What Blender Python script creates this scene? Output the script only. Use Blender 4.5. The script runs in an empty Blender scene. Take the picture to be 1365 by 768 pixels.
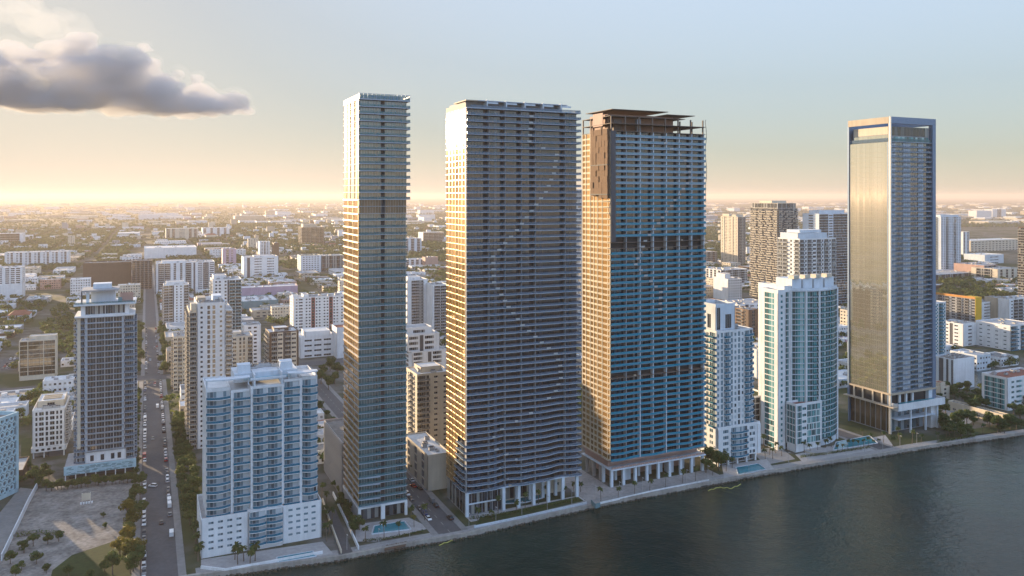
SKY_UP = 1.; SKY_AIR = 1.; SKY_DUST = 1.6; SKY_OZ = 2.; SKY_STR = .15; EXPO = 1.56; HAZE = 0.000068
SKY_COMP = .9; SKY_GAIN = 1.17; SKY_SAT = .52; SKY_COOL = (1.0, 1.01, 1.09); SKY_WARM = (1.2, 1.3, 1.42); SKY_HI = 3.; SKY_TOP = 1.15; SKY_DIP = .44
SKY_EAST = (1.25, 1.65, 2.25); EAST_K = 1.2; SKY_BELT = (1.5, 1.4, 1.5)
import bpy, math, random
import numpy as np
from math import sin, cos, pi, radians
from mathutils import Vector, Matrix
rnd = random.Random(11)
# ---------------------------------------------------------------- camera / ground geometry
F = 1050.0; CX = 682.5; HY = 261.0; CAMH = 152.0
TH = math.atan2(487, 1050); CT, ST = cos(TH), sin(TH)
SUN_AZ = radians(45.8); SUN_EL = radians(4.95)
def G(px, py, z=0.0):
    Y = F*(CAMH-z)/(py-HY); return ((px-CX)/F*Y, Y)
def UV(X, Y): return (CT*X+ST*Y, -ST*X+CT*Y)
def XY(u, v): return (CT*u-ST*v, ST*u+CT*v)
def GUV(px, py, z=0.0): return UV(*G(px, py, z))
sc = bpy.context.scene
COL = sc.collection
# ---------------------------------------------------------------- materials
MATS = {}
def nt(name):
    m = bpy.data.materials.new(name); m.use_nodes = True
    t = m.node_tree; return m, t, t.nodes, t.links, t.nodes['Principled BSDF']
def mth(t, op, a, b=None, clamp=False):
    n = t.nodes.new('ShaderNodeMath'); n.operation = op; n.use_clamp = clamp
    for i, v in enumerate((a, b)):
        if v is None: continue
        if isinstance(v, (int, float)): n.inputs[i].default_value = v
        else: t.links.new(v, n.inputs[i])
    return n.outputs[0]
def mixc(t, fac, a, b):
    n = t.nodes.new('ShaderNodeMix'); n.data_type = 'RGBA'
    for i, v in ((0, fac), (6, a), (7, b)):
        if isinstance(v, (int, float)): n.inputs[i].default_value = v
        elif isinstance(v, tuple): n.inputs[i].default_value = (*v[:3], 1)
        else: t.links.new(v, n.inputs[i])
    return n.outputs[2]
def noise(t, scale, detail=3, coord='Object', vec=None, rough=.55):
    n = t.nodes.new('ShaderNodeTexNoise'); n.inputs['Scale'].default_value = scale
    n.inputs['Detail'].default_value = detail; n.inputs['Roughness'].default_value = rough
    if vec is None:
        c = t.nodes.new('ShaderNodeTexCoord'); vec = c.outputs[coord]
    t.links.new(vec, n.inputs['Vector']); return n.outputs['Fac']
def ramp(t, fac, stops):
    n = t.nodes.new('ShaderNodeValToRGB'); e = n.color_ramp.elements
    while len(e) < len(stops): e.new(.5)
    for k, (p, c) in enumerate(stops):
        e[k].position = p; e[k].color = (*c, 1)
    t.links.new(fac, n.inputs[0]); return n.outputs[0]
def wall_mat(name, col, var=.18, rough=.75, spec=.3):
    """painted render or concrete with soft weathering streaks"""
    if name in MATS: return MATS[name]
    m, t, N, L, p = nt(name)
    tc = N.new('ShaderNodeTexCoord'); mp = N.new('ShaderNodeMapping'); mp.inputs['Scale'].default_value = (1, 1, .12)
    L.new(tc.outputs['Object'], mp.inputs[0])
    a = noise(t, .55, 4, vec=mp.outputs[0]); b = noise(t, .12, 3)
    f = mth(t, 'MULTIPLY', mth(t, 'ADD', a, b), .5)
    f = mth(t, 'MULTIPLY', mth(t, 'SUBTRACT', f, .32), 2.6, True)
    dk = tuple(c*(1-var*1.5) for c in col)
    L.new(mixc(t, f, dk, col), p.inputs['Base Color'])
    p.inputs['Roughness'].default_value = rough; p.inputs['Specular IOR Level'].default_value = spec
    MATS[name] = m; return m
def plain(name, col, rough=.6, metal=0., alpha=1., ior=1.45):
    if name in MATS: return MATS[name]
    m, t, N, L, p = nt(name)
    f = noise(t, .8, 3)
    L.new(mixc(t, f, tuple(c*.8 for c in col), tuple(min(1, c*1.15) for c in col)), p.inputs['Base Color'])
    p.inputs['Roughness'].default_value = rough; p.inputs['Metallic'].default_value = metal
    p.inputs['Alpha'].default_value = alpha; p.inputs['IOR'].default_value = ior
    MATS[name] = m; return m
def glass_mat(name, stops, ior=1.7, rough=.06, wob=.02, metal=0.):
    """window glass: every pane (mesh island) has its own tint, curtain and tiny tilt"""
    if name in MATS: return MATS[name]
    m, t, N, L, p = nt(name)
    g = N.new('ShaderNodeNewGeometry')
    wn = N.new('ShaderNodeTexWhiteNoise'); wn.noise_dimensions = '1D'
    L.new(g.outputs['Random Per Island'], wn.inputs['W'])
    c = ramp(t, g.outputs['Random Per Island'], stops)
    N[-1 if False else c.node.name].color_ramp.interpolation = 'CONSTANT'
    L.new(c, p.inputs['Base Color'])
    s = N.new('ShaderNodeVectorMath'); s.operation = 'SUBTRACT'; L.new(wn.outputs['Color'], s.inputs[0]); s.inputs[1].default_value = (.5, .5, .5)
    k = N.new('ShaderNodeVectorMath'); k.operation = 'SCALE'; L.new(s.outputs[0], k.inputs[0]); k.inputs['Scale'].default_value = wob
    a = N.new('ShaderNodeVectorMath'); a.operation = 'ADD'; L.new(k.outputs[0], a.inputs[0]); L.new(g.outputs['Normal'], a.inputs[1])
    nn = N.new('ShaderNodeVectorMath'); nn.operation = 'NORMALIZE'; L.new(a.outputs[0], nn.inputs[0])
    L.new(nn.outputs[0], p.inputs['Normal'])
    p.inputs['Roughness'].default_value = rough; p.inputs['IOR'].default_value = ior; p.inputs['Metallic'].default_value = metal
    MATS[name] = m; return m
W_WHITE = wall_mat('white_paint', (.80, .81, .82))
W_COOL = wall_mat('cool_white_paint', (.66, .72, .78))
W_CREAM = wall_mat('cream_paint', (.66, .58, .46))
W_BEIGE = wall_mat('beige_paint', (.50, .42, .32))
W_CONC = wall_mat('raw_concrete', (.36, .33, .31))
W_TEALS = wall_mat('teal_slab_paint', (.12, .27, .36))
W_CONCD = wall_mat('dark_raw_concrete', (.17, .135, .115))
W_GREY = wall_mat('grey_paint', (.33, .34, .36))
W_DARK = wall_mat('dark_grey_paint', (.10, .10, .11))
W_BROWN = wall_mat('brown_paint', (.13, .085, .06))
W_RED = wall_mat('dark_red_paint', (.22, .035, .03))
W_PINK = wall_mat('lilac_paint', (.48, .36, .46))
W_ORANGE = wall_mat('orange_paint', (.62, .28, .07))
W_YELLOW = wall_mat('yellow_paint', (.75, .45, .03))
W_SALMON = wall_mat('salmon_concrete', (.45, .29, .24))
W_AQUA = wall_mat('pale_aqua_paint', (.42, .62, .70))
W_TEAL = wall_mat('dull_teal_paint', (.16, .27, .30))
M_DECK = wall_mat('pale_deck', (.45, .43, .42), .25)
M_ROOF = wall_mat('pale_roofing', (.52, .52, .52), .35, .85)
M_ROOFW = wall_mat('white_roofing', (.74, .74, .73), .25, .8)
M_ROOFG = wall_mat('grey_roofing', (.27, .26, .25), .4, .9)
M_TILE = wall_mat('red_roof_tiles', (.30, .11, .07), .3, .8)
M_UNIT = plain('roof_machine_metal', (.42, .42, .42), .5, .3)
M_SLAB = wall_mat('slab_edge_white', (.40, .45, .51), .12)
M_FRAME = plain('window_frame_light', (.55, .56, .57), .4, .2)
M_FRAMED = plain('window_frame_dark', (.06, .065, .07), .4, .2)
K = (.012, .016, .022)
GL = glass_mat('window_glass_dark', [(0, (.012, .016, .02)), (.4, (.03, .035, .045)), (.66, (.08, .09, .10)), (.84, (.30, .30, .28))])
GL_LITE = glass_mat('window_glass_curtained', [(0, (.02, .04, .055)), (.25, (.06, .11, .14)), (.45, (.16, .24, .28)), (.65, (.50, .55, .57))])
GL_AQUA = glass_mat('window_glass_aqua', [(0, (.01, .06, .07)), (.35, (.03, .17, .19)), (.6, (.09, .32, .34)), (.82, (.36, .52, .52))])
GL_T2 = glass_mat('tower_glass_ink', [(0, (.005, .007, .011)), (.4, (.012, .018, .028)), (.8, (.03, .04, .06)), (.95, (.09, .11, .14))], 1.9, .05, .016)
GL_T1 = glass_mat('tower_glass_green', [(0, (.02, .04, .04)), (.3, (.04, .08, .08)), (.75, (.07, .12, .12)), (.93, (.25, .29, .27))], 2.3, .05, .010)
GL_T3 = glass_mat('tower_glass_navy', [(0, (.006, .010, .018)), (.5, (.012, .03, .05)), (.88, (.02, .08, .12)), (.96, (.2, .2, .2))], 1.9, .06, .015)
GL_MIR = glass_mat('mirror_glass_bronze', [(0, (.46, .26, .08)), (.3, (.56, .33, .12)), (.6, (.62, .39, .16)), (.85, (.40, .24, .09))], 1.6, .045, .014, .6)  # golden reflection of the sunset sky is put into the glass colour
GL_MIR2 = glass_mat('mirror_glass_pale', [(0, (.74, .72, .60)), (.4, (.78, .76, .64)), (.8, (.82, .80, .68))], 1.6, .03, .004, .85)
GL_T4 = glass_mat('tower_glass_sky', [(0, (.03, .055, .065)), (.35, (.05, .09, .11)), (.7, (.09, .15, .18)), (.9, (.28, .34, .38))], 2.4, .05, .010)
GL_BRZ = glass_mat('window_glass_bronze', [(0, (.05, .035, .02)), (.5, (.08, .055, .03)), (.9, (.12, .08, .05))], 1.8, .05, .01)
def rail_mat(name, col, alpha):
    m, t, N, L, p = nt(name)
    p.inputs['Base Color'].default_value = (*col, 1); p.inputs['Roughness'].default_value = .15
    p.inputs['Alpha'].default_value = alpha; p.inputs['IOR'].default_value = 1.5
    MATS[name] = m; return m
R_PALE = rail_mat('rail_glass_pale', (.12, .19, .27), .5)
R_BLUE = rail_mat('rail_glass_blue', (.01, .15, .24), .85)
R_FILM = rail_mat('rail_film_teal', (.01, .22, .33), .97)
R_FILM2 = rail_mat('rail_film_grey', (.15, .28, .36), .97)
R_GREEN = rail_mat('rail_glass_green', (.07, .20, .23), .5)
R_GREY = rail_mat('rail_metal_grey', (.22, .23, .24), .8)
# ---------------------------------------------------------------- mesh builder
class MB:
    def __init__(s): s.v = []; s.f = []; s.mi = []; s.m = []
    def mat(s, m):
        if m not in s.m: s.m.append(m)
        return s.m.index(m)
    def box(s, x0, x1, y0, y1, z0, z1, m):
        if x1 < x0: x0, x1 = x1, x0
        if y1 < y0: y0, y1 = y1, y0
        k = len(s.v); q = s.mat(m)
        s.v += [(x0,y0,z0),(x1,y0,z0),(x1,y1,z0),(x0,y1,z0),(x0,y0,z1),(x1,y0,z1),(x1,y1,z1),(x0,y1,z1)]
        s.f += [(k,k+3,k+2,k+1),(k+4,k+5,k+6,k+7),(k,k+1,k+5,k+4),(k+1,k+2,k+6,k+5),(k+2,k+3,k+7,k+6),(k+3,k,k+4,k+7)]
        s.mi += [q]*6
    def poly(s, pts, m):
        k = len(s.v); s.v += [tuple(p) for p in pts]; s.f.append(tuple(range(k, k+len(pts)))); s.mi.append(s.mat(m))
    def prism(s, pts, z0, z1, m, mt=None):
        """vertical prism over a 2-D outline, counter-clockwise"""
        a = sum(pts[i][0]*pts[(i+1) % len(pts)][1]-pts[(i+1) % len(pts)][0]*pts[i][1] for i in range(len(pts)))
        if a < 0: pts = pts[::-1]
        n = len(pts); k = len(s.v); q = s.mat(m); qt = s.mat(mt or m)
        s.v += [(x, y, z0) for x, y in pts]+[(x, y, z1) for x, y in pts]
        for i in range(n):
            j = (i+1) % n; s.f.append((k+i, k+j, k+n+j, k+n+i)); s.mi.append(q)
        s.f.append(tuple(k+n+i for i in range(n))); s.mi.append(qt)
        s.f.append(tuple(k+n-1-i for i in range(n))); s.mi.append(q)
    def wallstrip(s, pts, z0, z1, m, th=.06):
        """thin upright band following an open outline"""
        q = s.mat(m)
        for (x0, y0), (x1, y1) in zip(pts[:-1], pts[1:]):
            dx, dy = x1-x0, y1-y0; l = math.hypot(dx, dy) or 1; nx, ny = -dy/l*th, dx/l*th
            k = len(s.v)
            for z in (z0, z1): s.v += [(x0, y0, z), (x1, y1, z), (x1+nx, y1+ny, z), (x0+nx, y0+ny, z)]
            s.f += [(k,k+1,k+5,k+4),(k+1,k+2,k+6,k+5),(k+2,k+3,k+7,k+6),(k+3,k,k+4,k+7),(k+4,k+5,k+6,k+7)]; s.mi += [q]*5
    def tube(s, p0, p1, r0, r1, m, n=7):
        p0, p1 = Vector(p0), Vector(p1); d = (p1-p0).normalized()
        a = d.orthogonal().normalized(); b = d.cross(a); k = len(s.v); q = s.mat(m)
        for p, r in ((p0, r0), (p1, r1)):
            for i in range(n):
                t = 2*pi*i/n; s.v.append(tuple(p+a*cos(t)*r+b*sin(t)*r))
        for i in range(n):
            j = (i+1) % n; s.f.append((k+i, k+j, k+n+j, k+n+i)); s.mi.append(q)
        s.f.append(tuple(k+n+i for i in range(n))); s.mi.append(q)
    def join(s, o, loc, rz=0., sc=1.):
        k = len(s.v); c, d = cos(rz)*sc, sin(rz)*sc
        s.v += [(c*x-d*y+loc[0], d*x+c*y+loc[1], z*sc+loc[2]) for x, y, z in o.v]
        s.f += [tuple(i+k for i in f) for f in o.f]
        mp = [s.mat(m) for m in o.m]; s.mi += [mp[i] for i in o.mi]
    def data(s, name, smooth=False):
        me = bpy.data.meshes.new(name); me.from_pydata(s.v, [], s.f)
        for m in s.m: me.materials.append(m)
        me.polygons.foreach_set('material_index', s.mi)
        if smooth: me.polygons.foreach_set('use_smooth', [True]*len(s.f))
        return me
    def obj(s, name, parent=None, smooth=False):
        if not s.v: return None
        o = bpy.data.objects.new(name, s.data(name, smooth)); COL.objects.link(o)
        if parent: o.parent = parent
        return o
def tag(o, label=None, cat=None, group=None, kind=None):
    if label: o['label'] = label
    if cat: o['category'] = cat
    if group: o['group'] = group
    if kind: o['kind'] = kind
    return o
def empty(name, loc, rz=0., label=None, cat=None, group=None):
    o = bpy.data.objects.new(name, None); COL.objects.link(o)
    o.location = loc; o.rotation_euler = (0, 0, rz); o.empty_display_size = .5
    return tag(o, label, cat, group)
def structure(o): o['kind'] = 'structure'; return o
_ORD = 'first second third fourth fifth sixth seventh eighth ninth tenth eleventh twelfth thirteenth fourteenth fifteenth sixteenth seventeenth eighteenth nineteenth twentieth'.split()
_TENS = {20: 'twenty', 30: 'thirty', 40: 'forty', 50: 'fifty', 60: 'sixty', 70: 'seventy', 80: 'eighty'}
def ordinal(n):
    if n <= 20: return _ORD[n-1]
    t, r = n//10*10, n % 10
    return (_TENS.get(t, 'fifty')+'-'+_ORD[r-1]) if r else _TENS.get(t, 'fifty')[:-1]+'ieth'
# ---------------------------------------------------------------- repeated parts
PROTO = {}
def proto(key, fn):
    if key not in PROTO:
        mb = fn(); PROTO[key] = (mb, mb.data(str(key[0])))
    return PROTO[key]
class Reps:
    """repeated parts of one thing: up to 100 of a kind as objects, the rest one mesh of kind stuff"""
    def __init__(s, root): s.root = root; s.d = {}
    def add(s, name, key, fn, loc, rz=0.): proto(key, fn); s.d.setdefault(name, []).append((key, loc, rz))
    def flush(s):
        c, d = cos(s.root.rotation_euler[2]), sin(s.root.rotation_euler[2]); L = s.root.location
        def far(e):
            x, y, z = e[1]; return (c*x-d*y+L[0])**2+(d*x+c*y+L[1])**2+(z+L[2]-CAMH)**2
        for name, lst in s.d.items():
            lst.sort(key=far)
            for key, loc, rz in lst[:100]:
                o = bpy.data.objects.new(name, PROTO[key][1]); COL.objects.link(o)
                o.parent = s.root; o.location = loc; o.rotation_euler = (0, 0, rz)
            if len(lst) > 100:
                mb = MB()
                for key, loc, rz in lst[100:]: mb.join(PROTO[key][0], loc, rz)
                tag(mb.obj(name, s.root), kind='stuff')
        s.d = {}
# ---------------------------------------------------------------- buildings
def win_fn(w, h, gl, fr, lod):
    def f():
        b = MB(); n = max(1, round(w/1.25)) if lod == 0 else max(1, round(w/2.2))
        for i in range(n):
            x0 = -w/2+w*i/n+.03; x1 = -w/2+w*(i+1)/n-.03
            b.poly([(x0, 0, .04), (x1, 0, .04), (x1, 0, h-.04), (x0, 0, h-.04)], gl)
        if lod < 2:
            for i in range(n+1):
                x = -w/2+w*i/n; b.box(x-.05, x+.05, -.06, .03, 0, h, fr)
            b.box(-w/2-.05, w/2+.05, -.06, .03, h-.06, h+.04, fr); b.box(-w/2-.05, w/2+.05, -.08, .03, -.06, .05, fr)
        else: b.box(-w/2, w/2, .02, .05, 0, h, fr)
        return b
    return f
def balc_fn(w, dep, slab, rail, curve=0., rh=1.05):
    def f():
        b = MB(); n = 6 if curve else 1
        pts = [(-w/2+w*i/n, -dep-curve*sin(pi*i/n)) for i in range(n+1)]
        b.prism([(-w/2, 0)]+pts+[(w/2, 0)], -.22, 0, slab)
        ins = [(-w/2+.05, -.02)]+[(max(-w/2+.05, min(w/2-.05, x)), y+.07) for x, y in pts]+[(w/2-.05, -.02)]
        b.wallstrip(ins, .03, rh, rail, .03)
        b.wallstrip(ins, rh, rh+.06, slab, .06)
        return b
    return f
FR = {'E': 0., 'S': -pi/2, 'N': pi/2, 'B': pi}
WT = {'s': .55, 'w': 1., 'W': 1.6, 'b': 1.7, 'c': 2., 'g': 1.4, 'f': .3, 'd': .5, 'v': 1.2, 'h': 1.4}
class Bld:
    def __init__(s, name, label, cat, X, Y, group=None, rz=None, lod=None):
        s.root = empty(name, (X, Y, 0), TH if rz is None else rz, label, cat, group)
        s.w = MB(); s.r = MB(); s.reps = Reps(s.root); s.Y = Y
        s.lod = lod if lod is not None else (0 if Y < 700 else 1 if Y < 1100 else 2)
    def place(s, face, x0, x1, y0, y1, u, n):
        if face == 'E': return (x0+u, y0-n)
        if face == 'B': return (x0+u, y1+n)
        if face == 'S': return (x0-n, y0+u)
        return (x1+n, y0+u)
    def fbox(s, face, x0, x1, y0, y1, ua, ub, na, nb, za, zb, m, mb=None):
        a = s.place(face, x0, x1, y0, y1, ua, na); b = s.place(face, x0, x1, y0, y1, ub, nb)
        (mb or s.w).box(a[0], b[0], a[1], b[1], za, zb, m)
    def vol(s, x0, x1, y0, y1, z0, z1, E='', S='', N='', B='', fh=3.3, wall=W_WHITE, gl=GL, fr=M_FRAME, slab=None, rail=R_GREY,
            dep=1.4, roof=M_ROOF, par=.9, wh=1.6, sill=.95, base=0., alt=None, curve=0., bands=None, core=None):
        slab = slab or wall; ins = .45
        s.w.box(x0+ins, x1-ins, y0+ins, y1-ins, z0+.01, z1-.02, core or wall)
        nf = max(1, round((z1-z0-base)/fh)); fz = (z1-z0-base)/nf
        for face, pat in (('E', E), ('S', S), ('N', N), ('B', B)):
            L = (x1-x0) if face in 'EB' else (y1-y0)
            if not pat:
                s.fbox(face, x0, x1, y0, y1, 0, L, -ins-.01, 0, z0, z1, wall); continue
            if face in 'SN': ua0, ub0 = .0, L
            else: ua0, ub0 = 0., L
            tot = sum(WT[c] for c in pat); u = 0.
            A = (face, x0, x1, y0, y1)
            if base: s.fbox(*A, 0, L, -ins-.01, 0, z0, z0+base, wall)
            zb = z0+base
            for ci, c in enumerate(pat):
                w = L*WT[c]/tot; ua, ub = u, u+w; u += w; um = (ua+ub)/2
                wl = wall if not alt or alt[0] != c else alt[1]
                if c == 's': s.fbox(*A, ua, ub, -ins-.01, 0, zb, z1, wl)
                elif c == 'f': s.fbox(*A, ua, ub, -ins-.01, .55, zb, z1, wl)
                elif c == 'd': s.fbox(*A, ua, ub, -ins-.01, -.2, zb, z1, W_DARK)
                elif c in 'wWv':
                    k = .22 if c != 'W' else .12
                    wa, wb = ua+w*k, ub-w*k
                    s.fbox(*A, ua, wa, -ins-.01, 0, zb, z1, wl); s.fbox(*A, wb, ub, -ins-.01, 0, zb, z1, wl)
                    h = wh if c != 'v' else fz-.7; sl = sill if c != 'v' else .35
                    for i in range(nf+1):
                        lo = zb if i == 0 else zb+fz*(i-1)+sl+h
                        hi = zb+fz*i+sl if i < nf else z1
                        if hi > lo: s.fbox(*A, wa, wb, -ins-.01, 0, lo, hi, wl)
                    ww = round(wb-wa, 2)
                    for i in range(nf):
                        p = s.place(*A, (wa+wb)/2, -.22)
                        s.reps.add('window', ('window', ww, round(h, 2), gl.name, fr.name, s.lod), win_fn(ww, h, gl, fr, s.lod), (p[0], p[1], zb+fz*i+sl), FR[face])
                elif c in 'bc':
                    s.fbox(*A, ua, ua+.22, -ins-.01, 0, zb, z1, wl); s.fbox(*A, ub-.22, ub, -ins-.01, 0, zb, z1, wl)
                    ww, h = round(w-.5, 2), round(fz-.5, 2)
                    for i in range(nf):
                        if i: s.fbox(*A, ua+.22, ub-.22, -ins, -.02, zb+fz*i-.26, zb+fz*i-.02, wl)
                        p = s.place(*A, um, -.3)
                        s.reps.add('balcony_door', ('door', ww, h, gl.name, fr.name, s.lod), win_fn(ww, h, gl, fr, s.lod), (p[0], p[1], zb+fz*i+.1), FR[face])
                        p = s.place(*A, um, -.05); bw = round(w-.1 if c == 'b' else w+.0, 2)
                        s.reps.add('balcony', ('balcony', bw, dep, slab.name, rail.name, curve), balc_fn(bw, dep, slab, rail, curve), (p[0], p[1], zb+fz*i), FR[face])
                    s.fbox(*A, ua+.22, ub-.22, -ins, 0, z1-.3, z1, wl)
                elif c in 'gh':
                    n = -.12 if c == 'g' else -.35
                    s.fbox(*A, ua, ua+.1, -ins-.01, .04, zb, z1, fr); s.fbox(*A, ub-.1, ub, -ins-.01, .04, zb, z1, fr)
                    ww, h = round(w-.24, 2), round(fz-.45, 2)
                    for i in range(nf):
                        s.fbox(*A, ua+.1, ub-.1, -ins, .02, zb+fz*i-.02, zb+fz*i+.38, wl)
                        p = s.place(*A, um, n)
                        s.reps.add('window', ('glazing', ww, h, gl.name, fr.name, s.lod), win_fn(ww, h, gl, fr, s.lod), (p[0], p[1], zb+fz*i+.4), FR[face])
        s.r.box(x0+.3, x1-.3, y0+.3, y1-.3, z1-.02, z1+.06, roof)
        if par > 0:
            t = .3
            s.w.box(x0, x1, y0, y0+t, z1+.001, z1+par, wall); s.w.box(x0, x1, y1-t, y1, z1+.001, z1+par, wall)
            s.w.box(x0, x0+t, y0+t, y1-t, z1+.001, z1+par, wall); s.w.box(x1-t, x1, y0+t, y1-t, z1+.001, z1+par, wall)
    def units(s, x0, x1, y0, y1, z, n=6, big=1.):
        n = int(n*1.7)
        for i in range(n):
            w, d, h = rnd.uniform(1.5, 4)*big, rnd.uniform(1.5, 3.5)*big, rnd.uniform(.9, 2)*big
            x, y = rnd.uniform(x0+.5, max(x0+.6, x1-w-.5)), rnd.uniform(y0+.5, max(y0+.6, y1-d-.5))
            b = MB(); b.box(0, w, 0, d, .15, h, M_UNIT); b.box(.1, w-.1, .1, d-.1, 0, .15, W_DARK)
            b.tube((w*.3, d*.5, h), (w*.3, d*.5, h+.25), .35*min(w, d), .35*min(w, d), W_DARK, 8)
            if w > 2.4: b.tube((w*.72, d*.5, h), (w*.72, d*.5, h+.25), .25*d, .25*d, W_DARK, 8)
            o = b.obj('roof_unit', s.root); o.location = (x, y, z+.06)
    def done(s):
        s.fin = True
        s.w.obj('wall', s.root); s.r.obj('roof', s.root); s.reps.flush(); return s
RES = []   # reserved footprints in street-grid coordinates (u0,u1,v0,v1)
def site(x0, yb, x1):
    X, Y = G(x0, yb); r = (x1-CX)/F
    W = (r*Y-X)/(CT-r*ST); return X, Y, W
def zat(yt, Y): return CAMH-(yt-HY)*Y/F
def reserve(X, Y, W, D, m=6):
    u, v = UV(X, Y); RES.append((u-m, u+W+m, v-m, v+D+m))
SIMPLE = []
def simple(name, label, cat, x0, x1, yb, yt, D, E='sws', S='', N='', pent=None, units=4, W=None, group=None, **k):
    X, Y, W_ = site(x0, yb, x1); W = W or W_; H = zat(yt, Y)-k.get('par', .9)
    b = Bld(name, label, cat, X, Y, group); reserve(X, Y, W, D)
    b.vol(0, W, 0, D, 0, H, E=E, S=S, N=N, **k)
    if pent:
        for (a, c, e, f, h) in pent:
            kk = dict(k); kk.update(par=.4, base=0)
            b.vol(a*W, c*W, e*D, f*D, H+.07, H+h, **kk)
    b.units(W*.1, W*.9, D*.1, D*.9, H+.02, units)
    b.W, b.D, b.H = W, D, H; b.fin = False; SIMPLE.append(b)
    return b
# ================================================================ camera, light, air
cam = bpy.data.objects.new('camera', bpy.data.cameras.new('camera')); COL.objects.link(cam); sc.camera = cam
cam.location = (0, 0, CAMH); cam.rotation_euler = (pi/2, 0, 0)
cam.data.sensor_width = 36; cam.data.lens = F/1365*36; cam.data.shift_y = -(384-HY)/1365
cam.data.clip_start = 1; cam.data.clip_end = 200000
SD = Vector((-sin(SUN_AZ)*cos(SUN_EL), cos(SUN_AZ)*cos(SUN_EL), sin(SUN_EL)))
ld = bpy.data.lights.new('sun', 'SUN'); ld.energy = 5.; ld.angle = radians(.6); ld.color = (1., .74, .46)
lo = bpy.data.objects.new('sun', ld); COL.objects.link(lo); lo.rotation_euler = (-SD).to_track_quat('-Z', 'Y').to_euler(); lo.location = (-300, 200, 400)
w = bpy.data.worlds.new('World'); sc.world = w; w.use_nodes = True
wt = w.node_tree; wn = wt.nodes; wl = wt.links; bg = wn['Background']
sky = wn.new('ShaderNodeTexSky'); sky.sky_type = 'NISHITA'; sky.sun_disc = False
sky.sun_elevation = SUN_EL+radians(SKY_UP); sky.sun_rotation = -SUN_AZ; sky.altitude = 100
sky.air_density = SKY_AIR; sky.dust_density = SKY_DUST; sky.ozone_density = SKY_OZ
wl.new(sky.outputs[0], bg.inputs[0]); bg.inputs[1].default_value = SKY_STR
vs = sc.view_settings; vs.view_transform = 'Standard'; vs.look = 'None'; vs.gamma = 1; vs.use_curve_mapping = False; vs.exposure = EXPO
sc.render.engine = 'CYCLES'; c_ = sc.cycles
c_.use_denoising = True; c_.max_bounces = 7; c_.diffuse_bounces = 2; c_.glossy_bounces = 3; c_.transmission_bounces = 3
c_.transparent_max_bounces = 10; c_.volume_bounces = 1; c_.use_adaptive_sampling = True; c_.adaptive_threshold = .02
c_.sample_clamp_indirect = 6; c_.caustics_reflective = False; c_.caustics_refractive = False
try: c_.denoising_prefilter = 'ACCURATE'
except Exception: pass
if HAZE > 0:
    b = MB(); b.box(-60000, 60000, -900, 62000, -4.5, 206, None)
    me = bpy.data.meshes.new('haze'); me.from_pydata(b.v, [], b.f)
    hm = bpy.data.materials.new('haze'); hm.use_nodes = True; t = hm.node_tree; t.nodes.remove(t.nodes['Principled BSDF'])
    pv = t.nodes.new('ShaderNodeVolumePrincipled'); pv.inputs['Color'].default_value = (.70, .61, .56, 1)
    pv.inputs['Density'].default_value = HAZE; pv.inputs['Anisotropy'].default_value = .2
    t.links.new(pv.outputs[0], t.nodes['Material Output'].inputs['Volume'])
    me.materials.append(hm); ho = bpy.data.objects.new('haze', me); COL.objects.link(ho)
    tag(ho, 'thin golden evening haze over the whole city', 'haze', kind='stuff')
# ================================================================ water and land
SEA = [(-400, 985), (-200, 880), (60, 806), (250, 769), (340, 757), (456, 742), (560, 722), (620, 712), (700, 693), (800, 671), (900, 652), (1000, 633), (1100, 616), (1180, 604), (1240, 594), (1300, 586), (1365, 577), (1500, 561), (1700, 540), (2100, 510)]
SEAG = [G(x, y) for x, y in SEA]
def water_mat():
    m, t, N, L, p = nt('bay_water')
    tc = N.new('ShaderNodeTexCoord')
    mp = N.new('ShaderNodeMapping'); mp.inputs['Rotation'].default_value = (0, 0, .5); mp.inputs['Scale'].default_value = (1, 1.8, 1); L.new(tc.outputs['Object'], mp.inputs[0])
    a = noise(t, .55, 4, vec=mp.outputs[0], rough=.62); b = noise(t, .13, 3); c = noise(t, .011, 2)
    h = mth(t, 'ADD', mth(t, 'MULTIPLY', a, 1.), mth(t, 'MULTIPLY', b, 2.2))
    bp = N.new('ShaderNodeBump'); bp.inputs['Strength'].default_value = .5; bp.inputs['Distance'].default_value = .5
    L.new(h, bp.inputs['Height']); L.new(bp.outputs[0], p.inputs['Normal'])
    L.new(mixc(t, mth(t, 'MULTIPLY', mth(t, 'SUBTRACT', c, .35), 3, True), (.001, .013, .009), (.003, .030, .022)), p.inputs['Base Color'])
    p.inputs['Roughness'].default_value = .04; p.inputs['IOR'].default_value = 1.33
    return m
M_WATER = water_mat()
b = MB(); b.poly([(-30000, -800, -1.6), (30000, -800, -1.6), (30000, 1200, -1.6), (-30000, 1200, -1.6)], M_WATER)
structure(b.obj('water'))
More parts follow.
